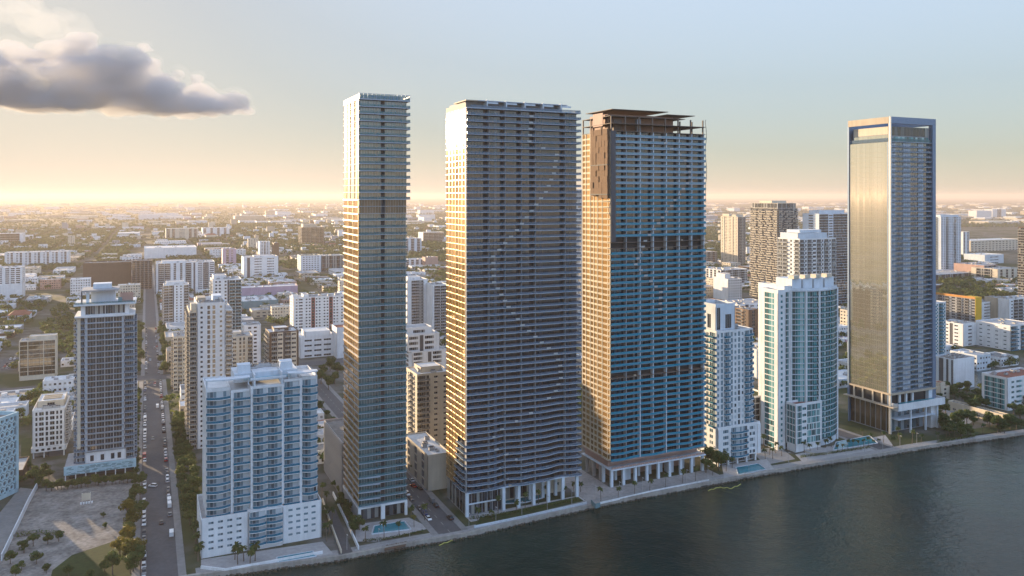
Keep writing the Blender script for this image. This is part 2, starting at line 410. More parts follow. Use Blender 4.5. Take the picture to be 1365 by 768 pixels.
def land_mat():
    m, t, N, L, p = nt('city_ground')
    tc = N.new('ShaderNodeTexCoord'); n1 = noise(t, .010, 5); n2 = noise(t, .0022, 6, rough=.65); n3 = noise(t, .06, 4)
    near = mixc(t, mth(t, 'MULTIPLY', mth(t, 'SUBTRACT', n3, .4), 5, True), (.15, .14, .13), (.07, .07, .045))
    green = mixc(t, n3, (.035, .045, .018), (.07, .08, .035))
    c = mixc(t, mth(t, 'MULTIPLY', mth(t, 'SUBTRACT', n1, .47), 9, True), near, green)
    # far suburbs: pale roofs of flat land among tree cover
    v = N.new('ShaderNodeTexVoronoi'); v.inputs['Scale'].default_value = .011; v.inputs['Randomness'].default_value = 1
    mp = N.new('ShaderNodeMapping'); mp.inputs['Rotation'].default_value = (0, 0, -TH); mp.inputs['Scale'].default_value = (1, 1.6, 1)
    L.new(tc.outputs['Object'], mp.inputs[0]); L.new(mp.outputs[0], v.inputs['Vector'])
    r = mth(t, 'GREATER_THAN', mth(t, 'ADD', v.outputs['Color'], mth(t, 'MULTIPLY', n2, 1.2)), 1.42)
    sx = N.new('ShaderNodeSeparateXYZ'); L.new(tc.outputs['Object'], sx.inputs[0])
    far = mth(t, 'MULTIPLY', mth(t, 'SUBTRACT', sx.outputs['Y'], 3500), 1/2000., True)
    c = mixc(t, far, c, mixc(t, r, mixc(t, n1, (.028, .04, .018), (.05, .055, .028)), (.32, .30, .27)))
    L.new(c, p.inputs['Base Color']); p.inputs['Roughness'].default_value = .9; p.inputs['Specular IOR Level'].default_value = .1
    return m
M_LAND = land_mat()
b = MB(); q = b.mat(M_LAND)
land = [(x, y, 0) for x, y in SEAG]+[(9000, 1800, 0), (50000, 3000, 0), (50000, 60000, 0), (-50000, 60000, 0), (-50000, -400, 0), (-1000, -400, 0)]
b.poly(land, M_LAND)
# inlet cut is laid as its own sheet of water just above the land
structure(b.obj('ground'))
b = MB(); pts = [GUV(1288, 474), GUV(1302, 480), GUV(1330, 492), GUV(1345, 500), GUV(1330, 520), GUV(1318, 527), GUV(1296, 520), GUV(1290, 500)]
b.poly([(*XY(*p), .05) for p in pts], M_WATER); structure(b.obj('canal_water'))
# seawall: a real cap and face
M_CAP = wall_mat('seawall_concrete', (.42, .39, .35), .35)
b = MB()
for (p, r) in zip(SEAG[:-1], SEAG[1:]):
    dx, dy = r[0]-p[0], r[1]-p[1]; l = math.hypot(dx, dy); nx, ny = dy/l, -dx/l
    A = [(p[0]+nx*.25, p[1]+ny*.25), (r[0]+nx*.25, r[1]+ny*.25), (r[0]-nx*1.2, r[1]-ny*1.2), (p[0]-nx*1.2, p[1]-ny*1.2)]
    b.prism(A, -2.6, .45, M_CAP)
tag(b.obj('seawall'), 'long pale concrete seawall between the towers and the bay', 'seawall')
def sea_at(u):
    S = [UV(*p) for p in SEAG]
    for a, c in zip(S[:-1], S[1:]):
        if a[0] <= u <= c[0]: return a[1]+(c[1]-a[1])*(u-a[0])/(c[0]-a[0])
    return S[-1][1]
# riprap along the foot of the wall
b = MB(); M_ROCK = wall_mat('wet_rock', (.12, .11, .09), .4)
for (p, r) in zip(SEAG[3:-3], SEAG[4:-2]):
    l = math.dist(p, r); n = int(l/1.3)
    for i in range(n):
        t = i/n; s = rnd.uniform(.35, .9); x = p[0]+(r[0]-p[0])*t+rnd.uniform(-.4, .4); y = p[1]+(r[1]-p[1])*t-rnd.uniform(.3, 1.7)
        v = [(x+s*rnd.uniform(.6, 1)*cos(a), y+s*rnd.uniform(.6, 1)*sin(a)) for a in (0, 1.3, 2.5, 3.8, 5.1)]
        b.prism(v, -2.2, -1.5+s*.7, M_ROCK)
tag(b.obj('riprap_rocks'), 'dark wet rocks heaped along the foot of the seawall', 'rocks', kind='stuff')
# promenade and plazas, laid a step above the ground
M_PROM = wall_mat('promenade_paving', (.34, .33, .32), .25)
M_ASPH = wall_mat('asphalt', (.115, .112, .115), .25, .85)
M_WALK = wall_mat('sidewalk_concrete', (.27, .26, .25), .25)
M_PLAZA = wall_mat('plaza_paving', (.38, .35, .33), .3)
M_DIRT = wall_mat('sandy_dirt', (.36, .33, .30), .5, .95)
M_GRASS = wall_mat('lawn_grass', (.055, .075, .02), .4, .95)
M_LINE = plain('road_paint', (.3, .3, .28), .7)
def sheet(name, uvs, z, m, label=None):
    b = MB(); b.poly([(*XY(u, v), z) for u, v in uvs], m); o = b.obj(name); structure(o)
    return o
us = [30+i*10 for i in range(56)]
def strip(name, u0, u1, a, c, z, m):
    """sheet following the seawall between offsets a and c inland"""
    n = max(2, int((u1-u0)/6)); U = [u0+(u1-u0)*i/n for i in range(n+1)]
    pts = [(u, sea_at(u)+a) for u in U]+[(u, sea_at(u)+c) for u in U[::-1]]
    return sheet(name, pts, z, m)
strip('promenade', 18, 700, 1.1, 7, .010, M_PROM)
def rect(name, u0, u1, v0, v1, z, m): return sheet(name, [(u0, v0), (u1, v0), (u1, v1), (u0, v1)], z, m)
def road(name, u0, u1, v0, v1, walk=3., z=.02, line=True, along='v'):
    rect(name, u0, u1, v0, v1, z, M_ASPH)
    b = MB()
    if along == 'v':
        c0 = MB()
        for s in ((u0-walk, u0), (u1, u1+walk)):
            k = len(b.v); P = [XY(s[0], v0), XY(s[1], v0), XY(s[1], v1), XY(s[0], v1)]; b.prism(P, .0, .13, M_WALK)
    structure(b.obj('pavement')) if b.v else None
    if line:
        b = MB(); n = int((v1-v0)/9); um = (u0+u1)/2
        for i in range(n):
            v = v0+i*9; b.poly([(*XY(um-.12, v), z+.006), (*XY(um+.12, v), z+.006), (*XY(um+.12, v+3.5), z+.006), (*XY(um-.12, v+3.5), z+.006)], M_LINE)
        structure(b.obj('road_marking'))
road('road', -2.5, 11.5, 336, 712, line=False)
road('road', -1.5, 10.5, 734, 1900, line=False)
road('road', 118.8, 129.8, sea_at(124)+4, 712)
road('road', 398, 408, sea_at(402)+6, 712, line=False)
rect('road', -600, 900, 714.5, 732, .018, M_ASPH)
rect('road', 12, 470, 560, 569, .014, M_ASPH)
rect('plaza', 198.8, 283, 340.5, 351, .03, M_PLAZA)
rect('plaza', 199, 219, 351, 520, .026, M_PLAZA)
rect('terrace', 137, 198.6, 341, 348, .03, M_DECK)
RES += [(-6, 15, 300, 4000), (115, 137, 300, 714), (394, 411, 300, 714), (198, 219, 300, 520), (-600, 1200, 712, 735), (12, 470, 557, 572)]
# soft tone for the very wide range of the evening sky
bw = wn.new('ShaderNodeRGBToBW'); wl.new(sky.outputs[0], bw.inputs[0])
pw = mth(wt, 'MULTIPLY', mth(wt, 'POWER', mth(wt, 'ADD', bw.outputs[0], .02), -SKY_COMP), SKY_GAIN)
hs = wn.new('ShaderNodeHueSaturation'); hs.inputs['Saturation'].default_value = SKY_SAT; wl.new(sky.outputs[0], hs.inputs['Color'])
sv = wn.new('ShaderNodeVectorMath'); sv.operation = 'SCALE'; wl.new(hs.outputs[0], sv.inputs[0]); wl.new(pw, sv.inputs['Scale'])
lf = mth(wt, 'POWER', mth(wt, 'MULTIPLY', bw.outputs[0], .15/SKY_HI, True), .5)
gw = wn.new('ShaderNodeNewGeometry'); dv = wn.new('ShaderNodeVectorMath'); dv.operation = 'DOT_PRODUCT'; wl.new(gw.outputs['Incoming'], dv.inputs[0]); dv.inputs[1].default_value = tuple(SD)
east = mth(wt, 'MULTIPLY', mth(wt, 'ADD', dv.outputs["Value"], -.15), EAST_K, True)     # the half of the sky away from the sun
sxyz = wn.new('ShaderNodeSeparateXYZ'); wl.new(gw.outputs['Incoming'], sxyz.inputs[0])
hi = mth(wt, 'MULTIPLY', mth(wt, 'ABSOLUTE', sxyz.outputs['Z']), 3.2, True)     # rosy belt low in the east, blue above
tint = mixc(wt, east, mixc(wt, lf, SKY_COOL, SKY_WARM), mixc(wt, hi, SKY_BELT, SKY_EAST))
sm = wn.new('ShaderNodeVectorMath'); sm.operation = 'MULTIPLY'; sv2 = wn.new('ShaderNodeVectorMath'); sv2.operation = 'SCALE'; wl.new(sv.outputs[0], sv2.inputs[0]); wl.new(mth(wt, 'SUBTRACT', SKY_TOP, mth(wt, 'MULTIPLY', lf, SKY_DIP)), sv2.inputs['Scale']); wl.new(sv2.outputs[0], sm.inputs[0]); wl.new(tint, sm.inputs[1])
wl.new(sm.outputs[0], bg.inputs[0])
# ================================================================ the four glass towers
def panes(b, a, c, z0, z1, step, gl, axis='x', at=0., gap=.05):
    n = max(1, round((c-a)/step))
    for i in range(n):
        p, q = a+(c-a)*i/n+gap, a+(c-a)*(i+1)/n-gap
        if axis == 'x': b.poly([(p, at, z0), (q, at, z0), (q, at, z1), (p, at, z1)], gl)
        else: b.poly([(at, q, z0), (at, p, z0), (at, p, z1), (at, q, z1)], gl)
def interp(tab, k):
    ks = sorted(tab)
    if k <= ks[0]: return tab[ks[0]]
    for a, b in zip(ks[:-1], ks[1:]):
        if k <= b: return tab[a]+(tab[b]-tab[a])*(k-a)/(b-a)
    return tab[ks[-1]]
M_GOLDM = plain('mullion_bronze', (.46, .33, .17), .35, .4)  # sunlit gold of the south faces put into the mullion colour
M_PANEL = plain('pale_balcony_panel', (.42, .43, .43), .5)
M_MUL = plain('mullion_silver', (.42, .43, .44), .35, .5)
M_POOL = plain('pool_water', (.03, .21, .26), .08)
M_BLUEM = plain('frame_blue_metal', (.16, .23, .34), .38, .3)
M_PALEM = plain('frame_pale_metal', (.62, .60, .56), .35, .3)

M_STREAK = plain('dark_recess_panel', (.02, .022, .026), .5)

# ---------------------------------------------------------------- slim tower
def slim_tower():
    X, Y, W = site(479.5, 697, 542.5); X, Y = G(478.5, 697); W = 23.2; D = 31.5; H = 197.
    b = Bld('glass_tower', 'slimmest and leftmost of the glass towers, green glass with a golden side, stacked in tiers', 'tower', X, Y)
    reserve(X, Y, W, D); R = b.root
    fh = 3.33
    nf = 57
    cut = [43, 21]
    core = MB(); core.box(.6, W-.6, 2.3, D-.6, 7.0, H-1.4, W_DARK); core.obj('core', R)
    for k in range(nf):
        z = 7.2+k*fh; top = k >= cut[0]; mech = cut[0]-2 <= k < cut[0]; low = k < cut[1]
        dep = 1.6 if top else (.25 if mech else .7)
        y0 = .25 if top else (.0 if not low else .35)
        # slab
        m = MB()
        if top: pts = [(-.25, -dep+y0), (W+1.3, -dep+y0), (W+1.3, 8), (W+.1, 8.0), (W+.1, D), (-.25, D)]
        else: pts = [(-.3, -dep+y0), (W*.985+.2, -dep+y0), (W*.985+.2, D), (-.3, D)]
        m.prism(pts, z-.14 if not top else z-.3, z+.1, M_SLAB)
        if low and k < 5: m.prism([(-.5, -dep), (W*.42, -dep-1.2), (W*.42, 0), (-.5, .3)], z-.16, z+.11, M_SLAB)
        m.obj('floor_slab', R)
        if not mech:
            r = MB(); e = -dep+y0+.08
            r.wallstrip([(-.1, e), (W+(1.2 if top else -.1), e)]+([(W+1.2, 7.8)] if top else []), z+.12, z+1.1, R_GREEN, .03)
            if top: r.obj('balcony_rail', R)
            elif k % 1 == 0: r.obj('balcony_rail', R)
        # east glazing with the dark recessed slot
        g = MB(); ya = .9 if not mech else .25
        g.box(0, W*.985, ya+.06, ya+.3, z+.1, z+fh-.14, W_DARK)
        for a, c in ((.0, .46), (.54, 1.)):
            panes(g, W*a+.05, W*c*.985, z+.12, z+fh-.2, 1.35, GL_T1 if not mech else GL_BRZ, 'x', ya, .035)
            n = round(W*(c-a)/1.35)
            for i in range(n+1):
                xx = W*a+.05+(W*c*.985-W*a-.05)*i/n; g.box(xx-.04, xx+.04, ya-.1, ya, z+.1, z+fh-.2, M_MUL)
        g.poly([(W*.46, ya+.05, z+.1), (W*.54, ya+.05, z+.1), (W*.54, ya+.05, z+fh-.2), (W*.46, ya+.05, z+fh-.2)], M_STREAK)
        g.obj('glass_band', R)
        # south glazing
        g = MB(); cols = [0, .08, .30, .38, .56, .64, .80, .88, 1.] if top else [0, .33, .66, 1.]
        for i in range(len(cols)-1):
            a, c = .9+cols[i]*(D-1), .9+cols[i+1]*(D-1)
            dark = top and i in (1, 3, 5)
            if top and i in (1, 3, 5): panes(g, a, c, z+.1, z+fh-.14, 9, GL_BRZ, 'y', .3)
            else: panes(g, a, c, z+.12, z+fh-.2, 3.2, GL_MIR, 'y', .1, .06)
            g.box(-.18, .12, a-.12, a+.12, z, z+fh-.1, M_GOLDM)
        if not top: g.box(-.3, .12, .9, D, z+fh-.6, z+fh-.14, M_GOLDM)
        g.box(.14, .4, .9, D, z+.1, z+fh, W_BROWN)
        g.obj('south_glass_band', R)
        if top:
            g = MB(); panes(g, 1., D-.5, z+.12, z+fh-.3, 2, GL_T1, 'y', W+.02); g.obj('north_glass_band', R)
    t = MB(); z = 7.2+nf*fh
    t.box(-.2, W+1.2, -1.3, D, z-.3, z+.2, M_SLAB)
    t.box(2, W-2, 4, D-3, z+.2, z+2.6, W_GREY); t.obj('roof', R)
    t = MB()
    for i in range(13): t.box(-.1+i*(W+1.1)/12-.08, i*(W+1.1)/12+.04, -1.2, -1.05, z+.2, z+2.6, M_BLUEM)
    t.wallstrip([(-.1, D-1), (-.1, -1.15), (W+1.1, -1.15), (W+1.1, 9)], z+.2, z+2.4, R_GREEN, .04)
    t.box(-.2, W+1.2, -1.25, -1.0, z+2.5, z+2.7, M_BLUEM); t.obj('parapet', R)
    # white portal base and lobby
    t = MB()
    t.box(-.4, .8, -.6, .6, 0, 6.2, W_WHITE); t.box(W-1.2, W, -.6, .6, 0, 6.2, W_WHITE); t.box(W*.45, W*.53, -.6, .6, 0, 6.2, W_WHITE)
    t.box(-.4, W, -.6, D, 6.2, 6.95, W_WHITE); t.box(-.3, .3, .7, D, 0, 6.2, W_GREY); t.obj('portal', R)
    t = MB(); t.box(.4, W-.4, 2.2, D-.4, 0, 6.1, W_DARK); panes(t, .8, W-.8, .3, 5.9, 1.8, GL, 'x', 2.1); t.obj('lobby', R)
    b.H = H
    # rear wing and ribbed garage behind it
    Xg, Yg = XY(UV(X, Y)[0]-.5, UV(X, Y)[1]+D+.6)
    g = Bld('parking_garage', 'ribbed grey garage with a planted roof behind the slimmest glass tower', 'garage', Xg, Yg); reserve(Xg, Yg, 24, 44)
    g.vol(0, 24, 0, 44, 0, 27, E='', S='', wall=W_GREY, par=1.2, roof=M_ROOFG)
    fin = MB(); fin.box(-.5, 0, -.22, .22, 1, 27.6, W_GREY); 
    for i in range(30):
        o = bpy.data.objects.new('facade_fin', PROTO.setdefault(('fin', 1), (fin, fin.data('facade_fin')))[1]); COL.objects.link(o); o.parent = g.root; o.location = (0, .8+i*1.45, 0)
    g.done()
slim_tower()

# ---------------------------------------------------------------- wide dark tower with wavy balconies
def wave_tower():
    X, Y = G(621, 688.6); W = 60.7; D = 26.8; NF = 59; Z0 = 11.2; fh = 3.09; H = Z0+NF*fh
    b = Bld('glass_tower', 'dark blue glass tower with wavy lower balconies and a blazing golden side', 'tower', X, Y)
    reserve(X, Y, W, D); R = b.root
    core = MB(); core.box(.7, W-.7, 1.9, D-.6, Z0-.4, H-.4, M_STREAK); core.obj('core', R)
    tab = {0: 450, 4: 440, 6: 575, 9: 560, 12: 520, 15: 450, 18: 380, 22: 268, 26: 272, 30: 340, 33: 407, 36: 500, 38: 570, 40: 592, 42: 595, 44: 570, 46: 502, 47: 447, 48: 380, 49: 310, 50: 268, 51: 257, 52: 283, 53: 330, 54: 380, 55: 425}
    darks = [(.155, .19), (.30, .33), (.445, .475), (.56, .60), (.84, .875)]
    for k in range(NF):
        z = Z0+k*fh; am = max(0., 1-k/22.)*1.0
        n = 48; pts = []
        wrap = k < 8
        if wrap:   # rounded corner running round onto the side
            rr = 4.5*(1-k/9.)+1.5
            pts.append((-1.2, 9.5+ (8-k)*.6)); pts.append((-1.25, rr))
            for i in range(1, 6):
                a = pi/2*i/6; pts.append((-1.25+rr*(1-cos(a)), rr-1.9+ -rr*sin(a)*1.0 + 1.9*(1-i/6.)*0))
            x_s = -1.25+rr
        else: x_s = -.1
        for i in range(n+1):
            x = x_s+(W+1.0-x_s)*i/n
            dep = 1.9+am*(.9*sin(x*.21+.6)+.55*sin(x*.43+1.9+k*.09))*min(1, (x-x_s)/8+.001)
            pts.append((x, -dep))
        m = MB(); m.prism(([(-.05, 9.5+(8-k)*.6)] if wrap else [(-.1, 1.)])+pts+[(W+1.0, 7.5), (W-.2, 7.5), (W-.2, 1.)] if not wrap else pts+[(W+1.0, 7.5), (W-.2, 7.5), (W-.2, 1.), (.2, 1.), (.2, 9.5+(8-k)*.6)], z-.15, z+.11, M_SLAB)
        m.obj('floor_slab', R)
        r = MB(); r.wallstrip([(x+(.05 if i == 0 else 0), y+.1) for i, (x, y) in enumerate(pts)]+[(W+.9, 7.3)], z+.12, z+1.1, R_PALE, .03); r.obj('balcony_rail', R)
        u = (interp(tab, 58-k)-150)/540.*W
        p = MB(); p.box(u-1.1, u+1.1, -2.02, -1.9, z+.15, z+.95, M_PANEL)
        for i in range(rnd.randint(0, 2)):
            x = rnd.uniform(2, W-4); p.box(x, x+rnd.uniform(.8, 1.6), -1.2, -.5, z+.12, z+.6, rnd.choice([M_PANEL, M_UNIT, W_BEIGE]))
        p.obj('balcony_panel', R)
        g = MB(); g.box(.2, W-.2, 1.06, 1.25, z+.12, z+fh-.16, M_STREAK)
        edges = [0]+[e for d in darks for e in d]+[1]
        for i in range(0, len(edges), 2):
            a, c = edges[i]*W+.15, edges[i+1]*W-.15
            panes(g, a, c, z+.13, z+fh-.18, 1.5, GL_T2, 'x', .95, .05)
            g.box(a-.25, a+.02, -.9, 1.0, z+.12, z+fh-.16, W_GREY)
        g.obj('glass_band', R)
        g = MB(); y_s = (9.7+(8-k)*.6) if wrap else .1
        for q in range(6):
            a, c = D*q/6, D*(q+1)/6
            if c < y_s: continue
            a = max(a, y_s)
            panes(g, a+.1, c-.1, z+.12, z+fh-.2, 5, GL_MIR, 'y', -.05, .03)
            g.box(-.22, .0, a-.1, a+.1, z, z+fh, M_GOLDM)
        if wrap:
            panes(g, 1.2, y_s, z+.13, z+fh-.18, 1.5, GL_T2, 'y', .3, .05)
        g.box(-.26, 0, y_s, D, z-.14, z+.14, M_GOLDM); g.box(.0, .2, y_s, D, z, z+fh-.02, W_BROWN)
        g.obj('south_glass_band', R)
        g = MB(); panes(g, 1.2, D-.4, z+.12, z+fh-.2, 2, GL_T2, 'y', W-.15); g.box(W-.5, W-.16, 1, D, z, z+fh-.02, W_DARK); g.obj('north_glass_band', R)
    # roof
    t = MB(); t.box(-.2, W+1, -1.9, D, H-.12, H+.35, M_SLAB); t.obj('roof', R)
    t = MB(); t.box(1, W*.88, 3, D-2, H+.35, H+3.6, W_GREY); t.box(-.1, .15, -.1, D, H+.35, H+2.4, W_BEIGE)
    t.box(0, W*.18, -.2, D*.6, H+3.6, H+4.1, W_BEIGE); t.box(W*.10, W*.9, -.4, D, H+3.7, H+4.1, M_SLAB); t.obj('roof_pavilion', R)
    for i in range(5):
        t = MB(); x = W*(.17+.165*i); t.box(x, x+.5, -1.4, 3, H+.35, H+4.3, W_COOL); t.box(x, x+W*.1, -.9, -.6, H+2.6, H+3.4, W_COOL); t.obj('roof_fin', R)
    t = MB(); t.wallstrip([(W*.03, -1.6), (W+.8, -1.6), (W+.8, D)], H+.35, H+1.5, R_PALE, .04); t.obj('roof_rail', R)
    # base: lobby, columns, terrace pool
    t = MB(); t.box(.3, W*.31, .6, D-.3, 0, Z0-.2, W_GREY)
    for i in range(7): 
        xa = .6+i*W*.31/7; panes(t, xa, xa+W*.31/7-.2, .4, 5, 1.3, GL, 'x', .5); panes(t, xa, xa+W*.31/7-.2, 5.6, Z0-1, 1.3, GL, 'x', .5)
    t.box(.3, W*.31, .2, .55, 5, 5.6, W_COOL)
    for i in range(6): panes(t, D*i/6+.3, D*(i+1)/6-.3, .4, Z0-1, 2.1, GL, 'y', .2)
    t.obj('lobby', R)
    t = MB(); t.box(W*.31+.3, W-2, 9, D-.5, 0, Z0-.2, W_CREAM); panes(t, W*.33, W*.6, 1, 8, 2.2, GL, 'x', 8.95); t.obj('lobby_back', R)
    for x, y in [(0.4, -.4)]+[(W*.31+.5+i*(W*.69-1.2)/5, -.6) for i in range(6)]+[(W*.36+i*(W*.6)/5, 5.5) for i in range(5)]:
        t = MB(); t.box(x-.75, x+.75, y-.55, y+.75, 0, Z0-.3, W_COOL); t.obj('column', R)
    t = MB(); t.box(0, W, -1.2, D, Z0-.35, Z0-.17, W_COOL); t.obj('soffit', R)
wave_tower()

# ---------------------------------------------------------------- tower still under construction
def build_tower():
    X, Y = G(813.4, 649); W = 60.2; D = 29.; H = 196.5; Z0 = 13.6; NF = 56; fh = (186-Z0)/NF
    b = Bld('glass_tower', 'tower under construction with open concrete top floors and brown netting on its sunlit side', 'tower', X, Y)
    reserve(X, Y, W, D); R = b.root
    core = MB(); core.box(.9, W-.9, 2.0, D-.8, Z0-.4, 186, M_STREAK); core.obj('core', R)
    tab = {0: 415, 1: 443, 2: 472, 3: 512, 4: 540, 5: 553, 6: 561, 7: 563, 8: 550, 9: 530, 10: 510, 11: 488, 12: 472, 13: 447, 14: 428, 15: 408, 16: 385, 18: 345, 22: 300, 27: 420, 30: 415}
    bays = [0, .15, .295, .435, .575, .715, .855, 1.]
    for k in range(NF):
        z = Z0+k*fh; kt = NF-1-k
        dark = kt in (18, 19) or kt == 41
        m = MB(); am = max(0, 1-k/14)*.6
        pts = [(-.3+(W+1.1)*i/20, -1.7-am*sin((-.3+(W+1.1)*i/20)*.3)) for i in range(21)]
        m.prism([(-.3, D*.35)]+pts+[(W+.8, 6), (W-.2, 6), (W-.2, 1.2), (.2, 1.2), (.2, D*.35)], z-.2, z+.1, (W_TEALS if kt > 8 else M_SLAB) if not dark else W_CONCD); m.obj('floor_slab', R)
        if not dark:
            r = MB(); r.wallstrip([(x, y+.1) for x, y in pts]+[(W+.7, 5.8)], z+.11, z+1.15, R_FILM2 if kt < 9 else R_FILM, .04); r.obj('balcony_rail', R)
        g = MB(); g.box(.2, W-.2, 1.12, 1.3, z+.12, z+fh-.2, M_STREAK)
        for i in range(7):
            a, c = bays[i]*W+.3, bays[i+1]*W-.3
            if not dark: panes(g, a, c, z+.13, z+fh-.22, 1.45, GL_T3, 'x', 1.05, .05)
        g.obj('glass_band', R)
        p = MB()
        if kt in range(0, 31):
            u = (interp(tab, kt)-190)/450.*W
            p.box(u-1.1, u+1.1, -1.85, -1.72, z+.1, z+1., M_PANEL)
        for i in range(rnd.randint(0, 2)):
            x = rnd.uniform(2, W-4); p.box(x, x+rnd.uniform(.8, 1.6), -1.2, -.5, z+.12, z+.7, rnd.choice([W_BROWN, M_UNIT, W_BEIGE]))
        p.obj('balcony_panel', R)
        g = MB()
        for (a, c) in ((.35, 2.5), (D*.10, D*.27), (D*.29, D*.42), (D*.46, D*.56), (D*.58, D*.68), (D*.72, D*.85), (D*.87, D*.985)):
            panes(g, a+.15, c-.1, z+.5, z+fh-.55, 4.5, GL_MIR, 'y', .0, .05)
        g.box(.06, .3, .2, D, z, z+fh-.01, W_CREAM)
        g.box(-.16, .05, .2, D, z-.35, z+.25, W_CREAM)
        if k % 1 == 0: g.box(-1.1, -.1, .4, D*.26, z-.05, z+.12, W_CREAM)
        for q in (.0, .27, .44, .57, .70, .86, .99): g.box(-.2, .04, D*q-.3, D*q+.3, z, z+fh-.02, W_CREAM)
        g.obj('south_glass_band', R)
        g = MB(); panes(g, 1.2, D-.4, z+.12, z+fh-.2, 2, GL_T3, 'y', W-.15); g.box(W-.5, W-.17, 1, D, z, z+fh-.02, W_GREY); g.obj('north_glass_band', R)
    for q in bays[1:]:
        x = q*W-(.5 if q == 1 else 0)
        t = MB(); t.box(x-.22, x+.22, -1.5, 1.1, Z0, 186, W_COOL if q not in (.15,) else W_GREY); t.obj('fin_wall', R)
    # open concrete frame at the top
    for i, z in enumerate((186, 190, 194, 197.6)):
        t = MB()
        if i == 2: t.box(0, W*.8, 0, D, z-.3, z, W_CONCD)
        elif i == 3: t.box(1.5, W*.62, .6, D-1, z-.3, z, W_CONCD); t.box(W*.62, W*.93, 1.5, D-3, z-1.6, z-1.3, W_CONCD)
        else: t.box(-.2, W+.5, -1.6, D, z-.3, z, W_CONCD)
        t.obj('open_floor_slab', R)
    t = MB(); t.box(3, W*.75, 7, D-3, 186, 195.5, W_SALMON); t.box(-.1, .2, D*.25, D*.6, 189, 196, W_SALMON); t.box(4, 9, 3, 6, 186, 192.6, W_CONCD)
    t.box(W*.3, W*.34, 2, 4, 186, 193, W_GREY); t.obj('core_wall', R)
    for q in bays:
        for y in (-.6, 9, 20, D-.6):
            if y > 9 and q > .01: continue
            t = MB(); x = min(max(q*W, .4), W-.4); t.box(x-.3, x+.3, y, y+.6, 186.01, 193.6, W_CONCD); t.obj('open_floor_column', R)
# brown netted hoist run on the side
    m, tt, N, L, p = nt('brown_debris_netting'); MATS['net'] = m
    f = noise(tt, 1.3, 4); L.new(mixc(tt, f, (.07, .04, .025), (.23, .13, .07)), p.inputs['Base Color']); p.inputs['Roughness'].default_value = .9
    t = MB(); 
    for i in range(6):
        ya = .2+i*D*.6/6; yb = .2+(i+1)*D*.6/6-.25
        for zz in range(11):
            za = 153+zz*3.1; t.box(-1.5-rnd.uniform(0, .35), -.3, ya-rnd.uniform(0, .1), yb+.1, za+(rnd.uniform(-3, 0) if zz == 0 else 0), za+3.1, m)
    t.obj('netting', R)
    t = MB(); t.box(-1.9, -.2, 0, D*.6, 152.4, 153, W_DARK); t.box(-1.9, -.2, 0, D*.6, 168, 168.5, W_DARK)
    t.box(-.7, 2.2, -1.95, -1.75, 128, 186, W_DARK); t.obj('hoist_frame', R)
    # loose cables hanging off the far corner
    t = MB(); P = [(W+1.0, -1, 194)]
    for i in range(14): P.append((W+1.1+.45*sin(i*1.1)+(.3 if 5 < i < 10 else 0), -1.+.5*cos(i), 193-i*3.5))
    for a, c in zip(P[:-1], P[1:]): t.tube(a, c, .14, .14, W_DARK, 5)
    t.obj('cable', R)
    t = MB(); P = [(-.6, -1.9, 152)]
    for i in range(9): P.append((-.6-1.4*sin(i*.8), -2.1, 150-i*2.6))
    for a, c in zip(P[:-1], P[1:]): t.tube(a, c, .18, .18, W_DARK, 5)
    t.obj('cable', R)
    # podium
    t = MB(); t.box(-.6, W+.6, -1.8, D, 8.6, 9.1, W_COOL); t.box(-.6, W+.6, -1.6, D, 12.9, 13.3, W_SALMON); t.box(1, W-1, 4, D-1, 9.1, 12.9, W_SALMON); t.obj('podium_slab', R)
    t = MB()
    for i in range(24): t.box(.3+i*2.55, .5+i*2.55, -1.2, -1., 9.1, 10.2, M_MUL); 
    t.wallstrip([(.2, -1.1), (W, -1.1)], 9.2, 10.2, W_SALMON, .05); t.obj('podium_rail', R)
    for i in range(9):
        x = .6+i*(W-1.4)/8
        for y in (-1.0, 7):
            t = MB(); t.box(x-.7, x+.7, y, y+1.3, 0, 8.6, W_COOL); t.obj('column', R)
    for i in range(3):
        t = MB(); y = 10+i*7; t.box(0, 1.6, y, y+1.4, 0, 8.6, W_CONC); t.obj('column', R)
    t = MB(); t.box(8, W-6, 12, D-1, 0, 8.6, W_SALMON); t.box(12, 16, 5, 8, 0, 8.6, W_COOL); t.box(W*.66, W*.72, 4, 8, 0, 8.6, W_COOL); t.obj('lobby', R)
build_tower()

